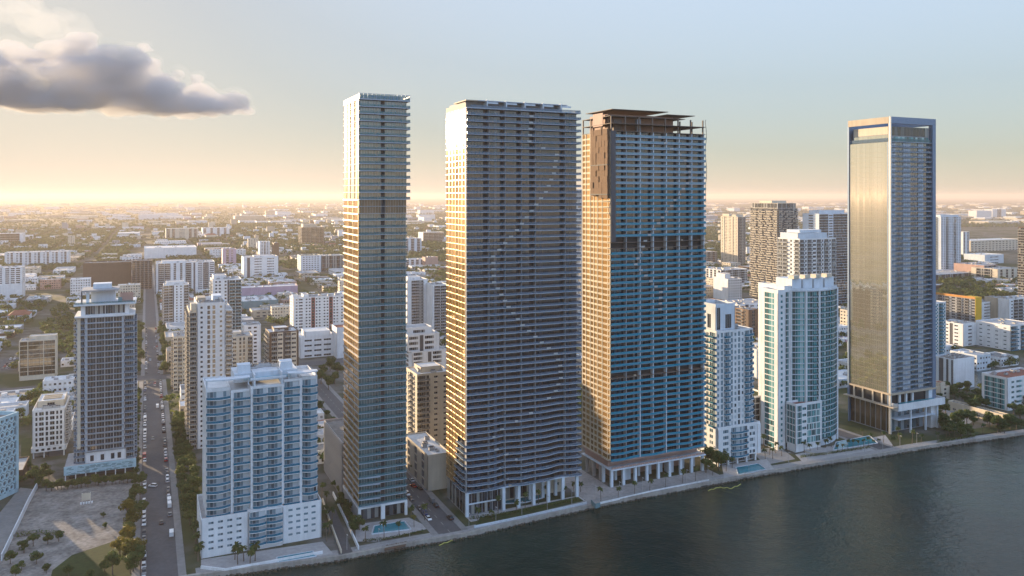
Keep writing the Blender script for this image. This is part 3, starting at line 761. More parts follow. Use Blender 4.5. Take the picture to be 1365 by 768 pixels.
# ---------------------------------------------------------------- blue framed tower
def frame_tower():
    X, Y = G(1186.5, 578.6); W = 41.6; D = 32.7; H = 202.5; Z0 = 26.; NF = 50; ZT = 186.5; fh = (ZT-Z0)/NF
    b = Bld('glass_tower', 'tower wrapped in a blue metal frame with pale gold mirror glass on its side', 'tower', X, Y)
    reserve(X, Y, W, D, 10); R = b.root
    core = MB(); core.box(.7, W-1.3, 2.2, D-.6, 18, ZT, M_STREAK); core.obj('core', R)
    vis = [(.06, .155), (.33, .49), (.67, .79)]
    for k in range(NF):
        z = Z0+k*fh
        m = MB(); m.box(.4, W-2.6, .0, 1.8, z-.16, z+.12, M_SLAB if k % 23 else W_GREY); m.obj('floor_slab', R)
        r = MB(); r.wallstrip([(.6, .05), (W-2.7, .05)], z+.13, z+1.15, R_PALE, .03); r.obj('balcony_rail', R)
        g = MB(); g.box(.6, W-2.4, 1.86, 2.1, z+.1, z+fh, M_STREAK)
        panes(g, .7, W-2.7, z+.12, z+fh-.2, 1.45, GL_T4, 'x', 1.8, .05)
        for a, c in vis:
            n = 2 if c-a < .1 else 3
            for i in range(n):
                xa = W*(a+(c-a)*i/n); g.box(xa+.1, xa+W*(c-a)/n-.15, 1.5, 1.74, z+.12, z+fh-.2, W_COOL if k > NF-16 or rnd.random() < .35 else M_FRAME)
        g.obj('glass_band', R)
        g = MB(); panes(g, 1.2, D-1.0, z+.03, z+fh-.03, 1.5, GL_MIR2, 'y', .05, .02); g.box(.1, .4, 1, D-1, z, z+fh-.002, W_BEIGE); g.obj('south_glass_band', R)
        g = MB(); panes(g, 1.2, D-.8, z+.12, z+fh-.2, 1.6, GL_T4, 'y', W-.9); g.box(W-1.3, W-.95, 1, D-.5, z, z+fh-.002, W_GREY); g.obj('north_glass_band', R)
    # frame
    t = MB(); t.box(-.4, .75, -.6, .8, 0, H-.01, M_PALEM); t.obj('corner_pier', R)
    t = MB(); t.box(W-2.6, W+.5, -.6, 2.4, 18, H-4.21, M_BLUEM); t.obj('frame_pier', R)
    t = MB(); t.box(.76, W+.5, -.6, 2.4, H-4.2, H, M_BLUEM); t.obj('frame_beam', R)
    t = MB(); t.box(-.5, .75, .81, D, H-4.2, H, W_BEIGE); t.obj('frame_beam', R)
    t = MB(); t.box(-.5, 1.3, D-.7, D+.1, 0, H-4.21, M_BLUEM); t.obj('frame_pier', R)
    t = MB(); t.box(-.5, W+.5, D+.11, D+.6, 18, H, M_BLUEM); t.box(W-.4, W+.5, 2.4, D, H-4.2, H, M_BLUEM); t.obj('back_frame', R)
    t = MB(); t.box(-.3, .0, 1.1, 1.9, 18, ZT, M_BLUEM); t.obj('frame_trim', R)
    t = MB(); t.box(1.9, W-3, 1.7, D-2, ZT, ZT+10, W_GREY); panes(t, 5, W-4, ZT+.3, ZT+3.6, 2, GL_AQUA, 'x', 1.6); panes(t, 3, W-4, ZT+4.2, ZT+9.8, 3, GL, 'x', 1.6); panes(t, 3, D-3, ZT+.3, ZT+4.6, 2, GL_MIR2, 'y', 1.8); t.box(1.7, 1.88, 3, D-3, ZT+5, ZT+10, W_CREAM); t.box(1.3, W-2.6, 0, D-1, ZT-.1, ZT+.3, M_SLAB)
    t.obj('penthouse', R)
    t = MB(); t.wallstrip([(1.5, .4), (W-2.8, .4)], ZT+.3, ZT+2.4, R_GREEN, .04); t.wallstrip([(.3, 1.5), (.3, D-1)], ZT+.3, ZT+2.6, R_PALE, .04); t.obj('penthouse_rail', R)
    # base
    t = MB(); t.box(-.4, W+1.5, -.9, D, 24.6, 25.7, W_BEIGE)
    t.obj('transfer_slab', R)
    t = MB(); t.box(-2.6, W+3, -4.5, D+2, 17.4, 18, W_BEIGE); t.box(1.5, W+4, -4.8, -4.4, 15.2, 19.6, W_WHITE); t.box(W+3.6, W+4, -4.8, 9, 15.2, 19.6, W_WHITE); t.box(1.5, 1.9, -4.8, 0, 15.2, 19.6, W_WHITE); t.box(2, W+3.5, -4.3, 0, 17.95, 18.8, M_DECK); t.obj('pool_deck', R)
    t = MB(); t.box(6, W-4, -3.6, -.8, 18.8, 19.3, M_POOL); t.obj('deck_pool', R)
    t = MB(); t.box(6, W-3, 4, D-2, 18, 24.6, W_GREY); panes(t, 6, W-3, 18.4, 24.4, 2.1, GL, 'x', 3.9); panes(t, 6, D-3, 18.6, 24.4, 2.1, GL_BRZ, 'y', 5.9); t.obj('amenity_glass', R)
    for x in (9, 15, 21): 
        t = MB(); t.box(x, x+1.3, .4, 1.6, 18, 24.6, W_WHITE); t.obj('column', R)
    for y in (6, 13, 21, 28):
        t = MB(); t.box(.2, 1.3, y, y+1.1, 18, 24.6, W_CREAM); t.obj('column', R)
    t = MB(); t.box(W-6, W+.4, -.4, 6, 18.01, 24.6, W_COOL); t.obj('end_wall', R)
    t = MB(); t.box(1.6, W-7, 3, D, 0, 17.4, W_GREY); panes(t, 1.8, W-8, .5, 17, 3, GL_T4, 'x', 2.9); 
    for i in range(8): panes(t, D*i/8+.3, D*(i+1)/8-.2, .5, 17, 4, GL_BRZ, 'y', 1.5)
    t.box(3, W-4, -3.8, 3, 9, 9.5, W_COOL); t.obj('lobby', R)
    for x in (14.5, 28.5, W-2.):
        t = MB(); t.box(x-.45, x+.45, -3.9, -2.9, 0, 17.4, W_COOL); t.obj('column', R)
    t = MB(); t.box(W-6, W-1, -2, 3, 0, 17.4, W_WHITE); t.obj('white_pier', R)
frame_tower()
# ================================================================ buildings read from the photograph
def aqua_condo():   # white and blue condo on the bay, near the road
    X, Y = G(268, 745); W = 50.; D = 30.; PH = 15.6
    b = Bld('condo_building', 'white condo with blue glass balconies and scroll-topped roof beside the seawall', 'condo block', X, Y, lod=0); reserve(X, Y, W, D)
    kw = dict(wall=W_WHITE, slab=W_WHITE, rail=R_BLUE, gl=GL_LITE, fr=M_FRAME, fh=3.4, wh=1.5)
    b.vol(0, 19, 0, D, 0, PH, E='swwwws', S='swwwwwws', par=1., base=2.2, **{**kw, 'fh': 2.6, 'wh': 1.0, 'sill': .8})
    b.vol(19.05, 33, -1.0, D-1, 0, PH+1, E='bb', par=0, base=2.4, roof=M_ROOFW, curve=.8, **{**kw, 'fh': 2.7})
    b.vol(33.05, W, 0, D, 0, PH, E='swwwws', N='swwws', par=1., base=2.2, **{**kw, 'fh': 2.6, 'wh': 1.0, 'sill': .8})
    z0 = PH+.02; H = 68.6
    b.vol(2.2, 12, 4.5, D-2, z0, H, E='c', S='swvwvs', par=1.2, curve=1.4, dep=1.6, roof=M_ROOFW, **kw)
    b.vol(12.05, 20, 3.6, D-2, z0, H-1, E='fc', par=.8, dep=1.5, roof=M_ROOFW, **kw)
    b.vol(20.05, 34, 2.6, D-2, z0+1.1, H, E='fccf', par=.8, curve=.7, dep=1.3, roof=M_ROOFW, **kw)
    b.vol(34.05, 42, 3.6, D-2, z0, H+1.5, E='cf', par=.8, dep=1.5, roof=M_ROOFW, **kw)
    b.vol(42.05, W-1, 4.5, D-2, z0, H+1.5, E='c', N='svwvs', par=1.2, curve=1.6, dep=1.6, roof=M_ROOFW, **kw)
    t = MB(); t.box(14, 41, 9, D-6, H+1.6, H+5.5, W_COOL); t.box(18, 38, 8, 8.9, H+2.5, H+3.5, W_AQUA)
    t.box(21.5, 22.1, 2, 14, H+.9, H+6, W_COOL); t.box(33, 33.6, 2, 14, H+.9, H+6, W_COOL); t.box(20, 35, 1.8, 2.5, H+3.6, H+4.4, W_COOL)
    t.obj('roof_pavilion', b.root)
    for x in (15.5, 33.5):      # two curled fins
        t = MB(); pts = []
        for i in range(9):
            a = -.2+i/8*2.4; pts.append((10+3.6*(1-cos(a)), H+5.5+3.8*sin(a)))
        for (y0, q0), (y1, q1) in zip(pts[:-1], pts[1:]):
            k = len(t.v); q = t.mat(W_COOL)
            t.v += [(x, y0, q0), (x+5.5, y0, q0), (x+5.5, y1, q1), (x, y1, q1), (x, y0+.4, q0-.5), (x+5.5, y0+.4, q0-.5), (x+5.5, y1+.4, q1-.5), (x, y1+.4, q1-.5)]
            t.f += [(k,k+1,k+2,k+3),(k+4,k+7,k+6,k+5),(k,k+4,k+5,k+1),(k+2,k+6,k+7,k+3),(k,k+3,k+7,k+4),(k+1,k+5,k+6,k+2)]; t.mi += [q]*6
        t.box(x+.2, x+5.3, 10, 12.5, H+5.5, H+9, W_COOL); t.obj('roof_scroll', b.root)
    for (x0, x1, s) in ((2, 20, 1), (36, W-1, -1)):      # curved roof brows
        t = MB(); n = 8
        P = [(x0+(x1-x0)*i/n, 3.2-1.8*sin(pi*i/n)) for i in range(n+1)]
        t.prism(P+[(x1, 6.5), (x0, 6.5)], H+4.6, H+5.1, W_COOL); t.box(x0+.3, x0+.8, 4.5, 5, H+1.3, H+4.6, W_COOL); t.box(x1-.8, x1-.3, 4.5, 5, H+1.3, H+4.6, W_COOL); t.obj('roof_brow', b.root)
    b.units(16, 36, 16, 24, H+5.4, 5)
    b.r.box(.4, 19, .3, 4.2, PH+.07, PH+.2, M_DECK)
    b.done()
aqua_condo()
def balcony_tower():
    X, Y = G(86, 641); W = 34.3; D = 24.
    b = Bld('condo_tower', 'slender dark-windowed tower with thin white balconies over a patterned podium, beside the empty lot', 'tower', X, Y, lod=0); reserve(X, Y, W, D+8)
    z0 = 7.4
    t = MB(); t.box(-.2, W+.2, -2.0, -1.4, 3.2, z0+.4, W_AQUA)
    rr = random.Random(3)
    for i in range(70):
        x = rr.uniform(.5, W-2.6); zz = 3.4+rr.randint(0, 7)*.5; t.box(x, x+2, -2.06-.01*i/70, -1.99, zz, zz+.3, W_TEAL)
    t.obj('patterned_screen', b.root)
    b.vol(0, W, -1.35, D, 3.4, z0, E='', wall=W_GREY, par=0, roof=M_DECK)
    for i in range(8):
        t = MB(); t.box(.3+i*(W-1)/7, .8+i*(W-1)/7, -1.6, -1.1, 0, 3.4, W_WHITE); t.obj('column', b.root)
    t = MB(); t.box(2, W-2, 3, D, 0, 3.4, W_DARK); t.obj('ground_floor', b.root)
    b.vol(9.5, 29.5, 1, D, z0+.05, z0+5.6, E='swswswws', wall=W_WHITE, par=0, wh=3.2, fh=5.5, sill=.8)
    H = 86.
    kw = dict(wall=W_WHITE, slab=M_SLAB, rail=R_PALE, fh=3.15, par=.2, dep=1.3)
    b.vol(5.2, 9.6, 3.2, D-1, z0+.05, H, E='c', S='cc', **kw)
    b.vol(9.65, 28.4, 1.2, D, z0+5.7, H, E='fhhhhf', rail=R_PALE, wall=M_SLAB, fh=3.15, par=.2, fr=M_FRAME)
    b.vol(28.45, 33.6, 2.8, D-1, z0+.05, H, E='c', N='ccc', **kw)
    t = MB()
    for k in range(24): z = 14+k*3.13; t.box(9.9, 28.2, -.1, 1.1, z, z+.16, M_SLAB)
    t.obj('balcony_slab', b.root)
    t = MB(); t.box(5.8, 7.4, 1.9, 2.4, z0+8, H, W_CREAM); t.obj('cream_fin', b.root)  # cream upright stands in for a narrow strip of sunlight
    t = MB(); t.box(4.6, 34, .2, D, H+.25, H+1.1, W_WHITE); t.obj('roof', b.root)
    b.vol(7.5, 31, 2.4, D-1, H+1.12, H+6.2, E='fghf', wall=W_WHITE, fh=5, par=.3)
    t = MB(); t.box(4.2, 34.5, .0, D, H+6.55, H+7.4, W_COOL); t.obj('roof', b.root)
    t = MB(); t.box(7.6, 8.3, 2, 2.8, H+7.41, H+14, W_DARK); t.box(7.6, 26, 1.6, D-4, H+14, H+14.7, W_GREY); t.box(12, 24, 8, D-6, H+7.41, H+14, W_COOL); t.box(10, 11.5, 3, 4, H+7.41, H+14, W_COOL); t.obj('roof_pavilion', b.root)
    t = MB(); t.box(13, 22, 9, D-7, H+14.71, H+17.4, W_COOL); t.obj('machine_room', b.root)
    t = MB(); t.box(26.5, 33, 4, 4.25, H+7.41, H+12.5, W_SALMON); t.box(25.5, 27.5, 2.5, 4, H+7.41, H+10, W_TEAL); t.obj('roof_mural_wall', b.root)
    t = MB(); t.wallstrip([(4.5, 12), (4.5, .3), (34, .3), (34, 12)], H+7.41, H+8.5, R_GREEN, .04); t.obj('roof_rail', b.root)
    b.done()
balcony_tower()
def slab_tower():
    X, Y = G(252.5, 600); W = 24.6; D = 34
    b = Bld('apartment_tower', 'tall narrow white apartment tower with paired dark window columns, behind the white and blue condo', 'tower', X, Y, lod=0); reserve(X, Y, W, D); H = 86
    kw = dict(wall=W_WHITE, slab=W_WHITE, rail=R_GREY, fh=2.95, wh=1.35)
    b.vol(0, 4.2, .9, D, 0, H-4, E='c', S='scscscs', par=.5, **{**kw, 'wall': W_CREAM, 'slab': W_CREAM})
    b.vol(4.25, 20.3, 0, D, 0, H, E='swsvvsws', par=1.4, **kw)
    b.vol(20.35, W, 1.2, D, 0, H-4, E='c', par=.5, **kw)
    t = MB(); t.box(1, 6, 3, 10, H-3.4, H+1, W_CREAM); t.box(14, 19, 12, 24, H+.1, H+4, W_COOL); t.box(5, 10, 14, 26, H+.1, H+3, W_BEIGE)
    for i in range(3): t.tube((18, 6+i*3, H+.5), (18, 6+i*3, H+3), 1.1, 1.1, M_UNIT, 9)
    t.obj('machine_room', b.root); b.units(5, 19, 2, 12, H, 7); b.done()
slab_tower()
def honeycomb():
    X, Y = G(25, 655); D = 70; W = 24; RZ = -radians(9.); H = 41.; X, Y = X-(cos(RZ)*W-sin(RZ)*D), Y-(sin(RZ)*W+cos(RZ)*D)
    b = Bld('garage_building', 'pale blue building with rows of hexagonal openings in its wall beside the empty lot', 'garage', X, Y, lod=0, rz=RZ); RES.append((-70-150, -6-60, 250, 480))
    b.vol(0, W-1.4, 0, D, 0, H-2, wall=W_DARK, par=.2, roof=M_ROOFG)
    sc_ = MB(); q = sc_.mat(W_AQUA)
    # wall sheet with real hexagonal holes: each cell is a hexagon ring of six trapezoids
    x = W; cy, cz = 3.05, 3.5
    for r in range(int(H/cz)):
        for c in range(int(D/cy)):
            oy = cy*.5 if r % 2 else 0; yc, zc = c*cy+cy/2+oy, 2+r*cz+cz/2
            if yc > D-.8 or zc > H-1.2: continue
            big = [(yc+cy/2*sx, zc+cz*sz) for sx, sz in ((-1, -.3), (0, -.62), (1, -.3), (1, .3), (0, .62), (-1, .3))]
            ins = [(yc+(p-yc)*.58, zc+(z-zc)*.58) for p, z in big]
            k = len(sc_.v)
            for xx in (x, x-.9):
                sc_.v += [(xx, p, z) for p, z in big]+[(xx, p, z) for p, z in ins]
            for i in range(6):
                j = (i+1) % 6
                sc_.f += [(k+i, k+j, k+6+j, k+6+i), (k+6+i, k+6+j, k+18+j, k+18+i)]; sc_.mi += [q, q]
    sc_.box(x-.9, x+.02, D-1.5, D, 0, H, W_AQUA); sc_.box(x-.9, x+.02, 0, D, 0, 1.9, W_AQUA); sc_.box(x-.9, x+.02, 0, D-1.51, H-1.6, H, W_AQUA)
    sc_.box(0, x-.91, D-.5, D, 0, H, W_AQUA); sc_.obj('honeycomb_wall', b.root)
    t = MB(); t.box(2, 8, 10, D-12, H-1.7, H+5, W_GREY); t.obj('machine_room', b.root)
    b.done()
honeycomb()
def low_white_condo():
    X, Y = G(43, 612); W = 16.5; D = 30; H = 27.
    b = Bld('apartment_block', 'white eight-storey block with a lit terraced roof, left of the slender balcony tower', 'apartment block', X, Y, lod=0); reserve(X, Y, W, D)
    t = MB(); 
    for x in (.3, 5.5, W-.9):
        t = MB(); t.box(x, x+.7, .2, .9, 0, 3.4, W_WHITE); t.obj('column', b.root)
    t = MB(); t.box(1, 8, 4, D, 0, 3.4, W_GREY); t.box(8.2, W-.6, .4, D, 0, 3.4, W_DARK); t.obj('ground_floor', b.root)
    b.vol(-.6, W+.6, -.6, D, 3.45, 6.2, E='swwwwws', wall=W_WHITE, par=0, wh=1.4, sill=.6, fh=2.7)
    b.vol(0, W, 0, D, 6.3, H, E='swWvWwws', N='sbbbbs', wall=W_WHITE, par=1, fh=3.1, wh=2., sill=.5, roof=M_ROOFW)
    b.vol(1.5, W-1, 9, D-1, H+.1, H+3.4, E='sws', wall=W_CREAM, par=.4, roof=M_ROOFW)
    for i in range(3):
        t = MB(); t.box(4, W-3, 14+i*4, 15.2+i*4, H+3.5, H+4.2, W_BEIGE); t.obj('skylight', b.root)
    b.units(2, W-2, 2, 8, H+.1, 6); b.done()
low_white_condo()
def coral_condo():      # aqua-white condo by T3
    X, Y = G(956, 622); W = 28.5; D = 26; H = 75.
    b = Bld('condo_tower', 'white and aqua condo with wavy blue balconies, next to the tower under construction', 'tower', X, Y, lod=0); reserve(X, Y, W, D)
    kw = dict(wall=W_WHITE, slab=W_WHITE, rail=R_BLUE, gl=GL_LITE, dep=1.2, fh=3.35, wh=1.9, sill=.5)
    b.vol(0, 24, .5, D, 21.2, H, E='wvbvwvwb', S='bwbwb', par=.9, **kw)
    b.vol(24.05, W-1, 2, D-2, 21.2, H, E='b', N='bwb', par=.5, **kw)
    b.vol(-.5, W+1.5, -1.2, D, 4.2, 21.1, E='fwbwf', S='swwwws', par=1, **{**kw, 'curve': 1.})
    b.vol(1.5, W-1, 1.5, D, 0, 4.15, E='gggg', wall=W_COOL, par=0, fh=4)
    for i in range(5):
        t = MB(); x = .2+i*6.6; t.box(x, x+.9, -.9, .0, 0, 4.2, W_WHITE); t.obj('column', b.root)
    b.vol(3, 17, 5, D-4, H+.1, H+13.5, E='vsWs', S='swws', wall=W_COOL, par=1.8, fh=12, wh=8., sill=1.)
    b.units(18, 24, 4, 20, H, 5); b.done()
coral_condo()
def curved_condo():
    X, Y = G(1058, 603); u, v = UV(X, Y); W = 41; D = 22; H = 94.
    b = Bld('condo_tower', 'curved aqua glass condo with a white lit end wall and four rooftop boxes', 'tower', X, Y, lod=0); RES.append((u-12, u+W+6, v-6, v+40))
    kw = dict(wall=W_WHITE, gl=GL_AQUA, rail=R_GREEN, fh=3.3)
    # white end slab, taller than the curve
    b.vol(-6, 0, 6.5, 21, 0, H-.5, S='sgs', E='sws', wall=W_WHITE, gl=GL_AQUA, fh=3.3, par=2.2)
    b.vol(.05, 5., 7.6, 30, 0, H, E='gs', wall=W_WHITE, gl=GL_AQUA, fh=3.3, par=3.8)
    # curved front: chained facets
    R_ = 34.; cx = 24; n = 9
    a0, a1 = radians(-34), radians(36); P = []
    for i in range(n+1):
        a = a0+(a1-a0)*i/n; P.append((cx+R_*sin(a), 31.5-R_*cos(a)+4))
    core = MB(); core.prism([(x, y+.9) for x, y in P]+[(P[-1][0], 30), (P[0][0], 30)], 0, H+.2, W_COOL, M_ROOFW); core.obj('core', b.root)
    nf = 27; Z0 = 4.; fz = (H-Z0)/nf
    for k in range(nf):
        z = Z0+k*fz
        g = MB()
        for (x0, y0), (x1, y1) in zip(P[:-1], P[1:]):
            l = math.hypot(x1-x0, y1-y0); m = 3
            for j in range(m):
                xa, ya = x0+(x1-x0)*(j/m+.02), y0+(y1-y0)*(j/m+.02); xb, yb = x0+(x1-x0)*((j+1)/m-.02), y0+(y1-y0)*((j+1)/m-.02)
                g.poly([(xa, ya+.75, z+.3), (xb, yb+.75, z+.3), (xb, yb+.75, z+fz-.12), (xa, ya+.75, z+fz-.12)], GL_AQUA)
        g.obj('glass_band', b.root)
        s = MB(); s.prism([(x, y) for x, y in P]+[(x, y+1.1) for x, y in P[::-1]], z-.14, z+.14, W_COOL); s.obj('floor_slab', b.root)
        r = MB(); r.wallstrip([(x, y+.06) for x, y in P[3:]], z+.15, z+1.15, R_GREEN, .03); r.obj('balcony_rail', b.root)
    for i in (0, 2, 4, 9):
        t = MB(); x, y = P[i]; t.box(x-.5, x+.5, y-.25, y+1.2, 0, H+1, W_WHITE); t.obj('pier', b.root)
    s = MB(); s.prism([(x, y-.2) for x, y in P]+[(P[-1][0], 30), (P[0][0], 30)], H+.25, H+1.1, W_COOL, M_ROOFW); s.obj('roof', b.root)
    for i in range(4):
        t = MB(); x = 7+i*9; t.box(x, x+7.4, 8.5, 22, H+1.1, H+7.5, W_COOL); t.box(x+.6, x+5, 7.6, 12, H+7.5, H+9.6, W_CREAM); t.obj('roof_box', b.root)
    s = MB(); s.wallstrip([(x, y+.4) for x, y in P], H+1.1, H+2.2, W_COOL, .2); s.obj('parapet', b.root)
    # lower white-framed block in front
    b.vol(0, 21, -1.5, 6, 4.5, 27.5, E='sgWgggs', S='ggg', wall=W_WHITE, gl=GL_AQUA, fh=3.7, par=1.4, roof=M_TILE)
    b.vol(.4, 20.6, -1, 6, 0, 4.45, E='', wall=W_WHITE, par=0)
    b.done()
curved_condo()
S_ = simple
# ---- left part of the photograph
S_('office_block', 'bronze glass office block with thin pale fins, left of the slender balcony tower', 'office block', 25.5, 74.5, 508, 455, 16, E='fhhfhhhhfhhhf', wall=W_CREAM, gl=GL_BRZ, fr=M_FRAMED, base=3.5, fh=3.4, pent=[(.25, 1., .3, .9, 3.2)], units=3)
S_('striped_block', 'white apartment block on a blank podium with one yellow stripe', 'apartment block', -34, 30, 400, 358, 30, E='swsWsvvswsWWWs', N='swws', wall=W_WHITE, wh=1.7, fh=3.2, base=21, pent=[(.3, .5, .3, .8, 3)])
S_('netted_building', 'wide building wrapped in rust brown netting, beyond the slender balcony tower', 'building', 110.5, 175, 386, 351, 40, E='sss', wall=W_BROWN, fh=4, roof=M_ROOFG, par=1.5)
S_('unfinished_block', 'brown open concrete frame of an unfinished block beside the rust netted one', 'building', 176, 203, 386, 348, 34, E='hhhhh', wall=W_BROWN, gl=GL, fh=3.6, roof=M_ROOFG)
S_('apartment_block', 'wide grey and white striped apartment block behind the tall narrow white tower', 'apartment block', 208, 286, 392, 351, 40, E='sbbsvsvsbsdsWbW', S='sbbs', wall=W_WHITE, gl=GL, rail=R_GREY, fh=3.2, pent=[(.1, .5, .2, .8, 3)], units=8)
S_('apartment_block', 'long pale many-windowed block in the golden haze near the edge of the photograph', 'apartment block', 6, 92, 355, 337, 40, E='swvswvswvswvswvswvswvs', wall=W_WHITE, fh=3.4, units=8)
S_('stadium_block', 'long flat dark-fronted building in the golden haze above the long pale block', 'building', -30, 31, 325, 312, 50, E='shhhhs', wall=W_WHITE, gl=GL_BRZ, fh=8)
S_('white_tower', 'half beige half white tower, beyond the tall narrow white tower', 'tower', 218, 252, 440, 380, 24, E='cgdswswsc', S='sbbs', wall=W_WHITE, gl=GL_BRZ, rail=R_GREY, fh=3.1, pent=[(.1, .8, .2, .8, 3.6)], units=4)
S_('white_tower', 'white tower with a dark vertical strip, just right of the tall narrow white tower', 'tower', 283, 322, 478, 373, 26, E='swwswdbb', S='sbs', wall=W_WHITE, rail=R_GREEN, fh=3.2, pent=[(.05, .5, .2, .8, 4)], units=4)
S_('apartment_block', 'small cream seven-storey block between the road and the tall narrow white tower', 'apartment block', 231, 249, 522, 449, 22, E='WbW', S='sbs', wall=W_CREAM, rail=R_GREY, fh=3.3)
S_('low_block', 'small plain beige block between the road and the cream seven-storey block', 'building', 222, 231, 496, 468, 18, E='sws', S='sws', wall=W_BEIGE, fh=3.2)
S_('apartment_block', 'grey and cream framed block between the tall narrow white tower and the dark brown block', 'apartment block', 309, 337, 508, 449, 22, E='Wsvvsb', S='sws', wall=W_CREAM, fh=3.2, rail=R_GREY, pent=[(.0, .5, .3, .9, 3)])
S_('apartment_block', 'white stepped block rising behind the grey and cream framed block', 'apartment block', 325, 348, 486, 434, 18, E='swws', S='sws', wall=W_WHITE, fh=3.3)
S_('apartment_block', 'dark brown and cream block with jutting balconies and a golden side wall', 'apartment block', 359, 398, 517, 443, 22, E='sbWdbWs', S='bbbs', wall=W_BROWN, alt=('W', W_CREAM), slab=W_CREAM, rail=R_GREY, fh=3.6, dep=1.7, pent=[(.2, .7, .3, .9, 2.5)], units=9, roof=M_ROOFW)
S_('low_block', 'golden lit low annex at the foot of the dark brown and cream block', 'building', 346, 357, 520, 494, 30, E='s', S='s', wall=W_CREAM, fh=3)
S_('apartment_block', 'white and lilac block with two dark red stripes, left of the slimmest glass tower', 'apartment block', 391, 462, 443, 397, 24, E='swWswwvwwswwvwwsww', S='swws', wall=W_WHITE, alt=('v', W_RED), fh=3.4, wh=1.5, pent=[(.0, .1, .1, .5, 3), (.2, .3, .2, .8, 3)], units=10)
S_('hall_building', 'white flat hall with an angled roof in front of the red striped block', 'hall', 400, 447, 478, 450, 30, E='sWWWs', wall=W_WHITE, fh=5, par=.5, roof=M_ROOFW, units=2, pent=[(.15, .85, .0, .7, 5)])
S_('low_block', 'blank white gabled block touching the slimmest glass tower, below the red striped block', 'building', 449, 470, 478, 437, 22, E='s', S='s', wall=W_WHITE, roof=M_TILE, units=0)
S_('office_block', 'white office block with a few dark window slots, beyond the lilac warehouse', 'office block', 325, 371, 372, 343, 40, E='sdsWsWs', S='sss', wall=W_WHITE, fh=5, pent=[(.3, .9, .2, .8, 2)], units=4)
S_('apartment_block', 'small tower half golden and half white above the white office block', 'tower', 346, 360, 347, 322, 26, E='swvws', S='ss', wall=W_WHITE, fh=3.4)
S_('apartment_block', 'thin brown block lit gold on one side, right of the half golden small tower', 'tower', 365, 372, 349, 324, 30, E='sss', S='sss', wall=W_BROWN, fh=3.4)
S_('office_block', 'curved-looking brown office block with a white crown in the hazy distance', 'office block', 402, 432, 327, 303, 60, E='hhhhh', S='hhhhh', wall=W_BEIGE, gl=GL_BRZ, fh=4.4, pent=[(.1, .7, .2, .8, 9)], units=2)
S_('apartment_block', 'pale blue-grey block with a pink striped side and planted roof', 'building', 401, 428, 364, 341, 40, E='swwwwwws', S='svsvsvs', wall=W_COOL, fh=4.4, roof=M_GRASS)
S_('apartment_block', 'dark blue-grey slab beside the planted roof block', 'building', 429, 458, 362, 341, 40, E='hhh', wall=W_TEAL, gl=GL, fh=8)
S_('warehouse', 'long low lilac-walled warehouse across the low city', 'warehouse', 321, 397, 396, 384, 26, E='sss', wall=W_PINK, fh=8, roof=M_ROOFW, units=2)
S_('warehouse', 'wide warehouse with a dull teal wall in front of the lilac warehouse', 'warehouse', 323, 371, 413, 402, 60, E='ss', wall=W_TEAL, fh=8, roof=M_ROOFW, units=14)
S_('low_block', 'brown brick low block just below the teal warehouse', 'building', 336, 368, 424, 414, 26, E='swwws', wall=W_BEIGE, fh=4)
S_('warehouse', 'long pale warehouse with a bright white roof above the grey and white striped block', 'warehouse', 192, 262, 345, 331, 90, E='sss', wall=W_WHITE, fh=7, roof=M_ROOFW, units=6)
S_('apartment_block', 'block with alternating pale and dark bays in the haze above the white office block', 'apartment block', 270, 306, 315, 304, 60, E='vsvsvsvs', wall=W_WHITE, fh=5)
S_('apartment_block', 'pinkish wide block in the haze beside the alternating bay block', 'apartment block', 221, 264, 320, 305, 60, E='vvsWsvv', wall=W_CREAM, fh=5)
S_('apartment_block', 'gold and grey small block above the tall narrow white tower', 'apartment block', 297, 315, 356, 332, 30, E='svws', S='ss', wall=W_PINK, fh=3.6)
# ---- between the glass towers
S_('apartment_tower', 'cream tower with a column of dark balconies, right of the slimmest glass tower', 'tower', 556, 602, 609, 499, 21, E='cswsws', S='swbws', wall=W_CREAM, slab=W_BEIGE, rail=R_GREY, fh=3.1, wh=1.2, pent=[(.2, .8, .3, .9, 3)], units=7, roof=M_ROOFW)
S_('low_block', 'low cream annex with a sloping white roof at the foot of the cream tower', 'building', 570, 600, 655, 607, 40, E='ss', S='svsvsvs', wall=W_CREAM, fh=4.5, roof=M_ROOFW)
X = None
def stepped():
    X, Y = G(557, 560); W = 27; D = 26
    b = Bld('apartment_block', 'white terraced block stepping up in three tiers, in the gap beside the slimmest glass tower', 'apartment block', X, Y, lod=0); reserve(X, Y, W, D)
    kw = dict(wall=W_WHITE, fh=3.3, wh=2., roof=M_ROOF)
    b.vol(0, W, 0, D, 0, 33, E='WsvdvWs', S='swws', **kw); b.vol(-3, W-5, 3, D, 33.1, 45, E='WsdWs', S='sws', **kw)
    b.vol(-5, W-9, 7, D, 45.1, 56, E='WdWs', S='sws', **kw); b.vol(-5, W-13, 11, D, 56.1, 60, E='sWs', **kw)
    b.vol(-14, -.1, -4, D, 0, 24, E='sWsWs', **kw); b.units(-10, -1, 0, 20, 24, 3); b.done()
stepped()
S_('apartment_block', 'white block with a dark square opening high up, behind the terraced block', 'apartment block', 543, 570, 450, 373, 24, E='sbs', S='swws', wall=W_WHITE, fh=3.2, pent=[(.1, .7, .2, .8, 3)])
S_('apartment_block', 'white block with a ladder of dark balconies, just left of the wide dark blue tower', 'apartment block', 576, 598, 452, 380, 24, E='sbbs', S='ss', wall=W_WHITE, fh=3.2, rail=R_GREY)
S_('office_block', 'pale office slab high in the gap between the slimmest and the wide dark tower', 'office block', 564, 592, 324, 310, 50, E='hhhh', wall=W_WHITE, gl=GL_BRZ, fh=5)
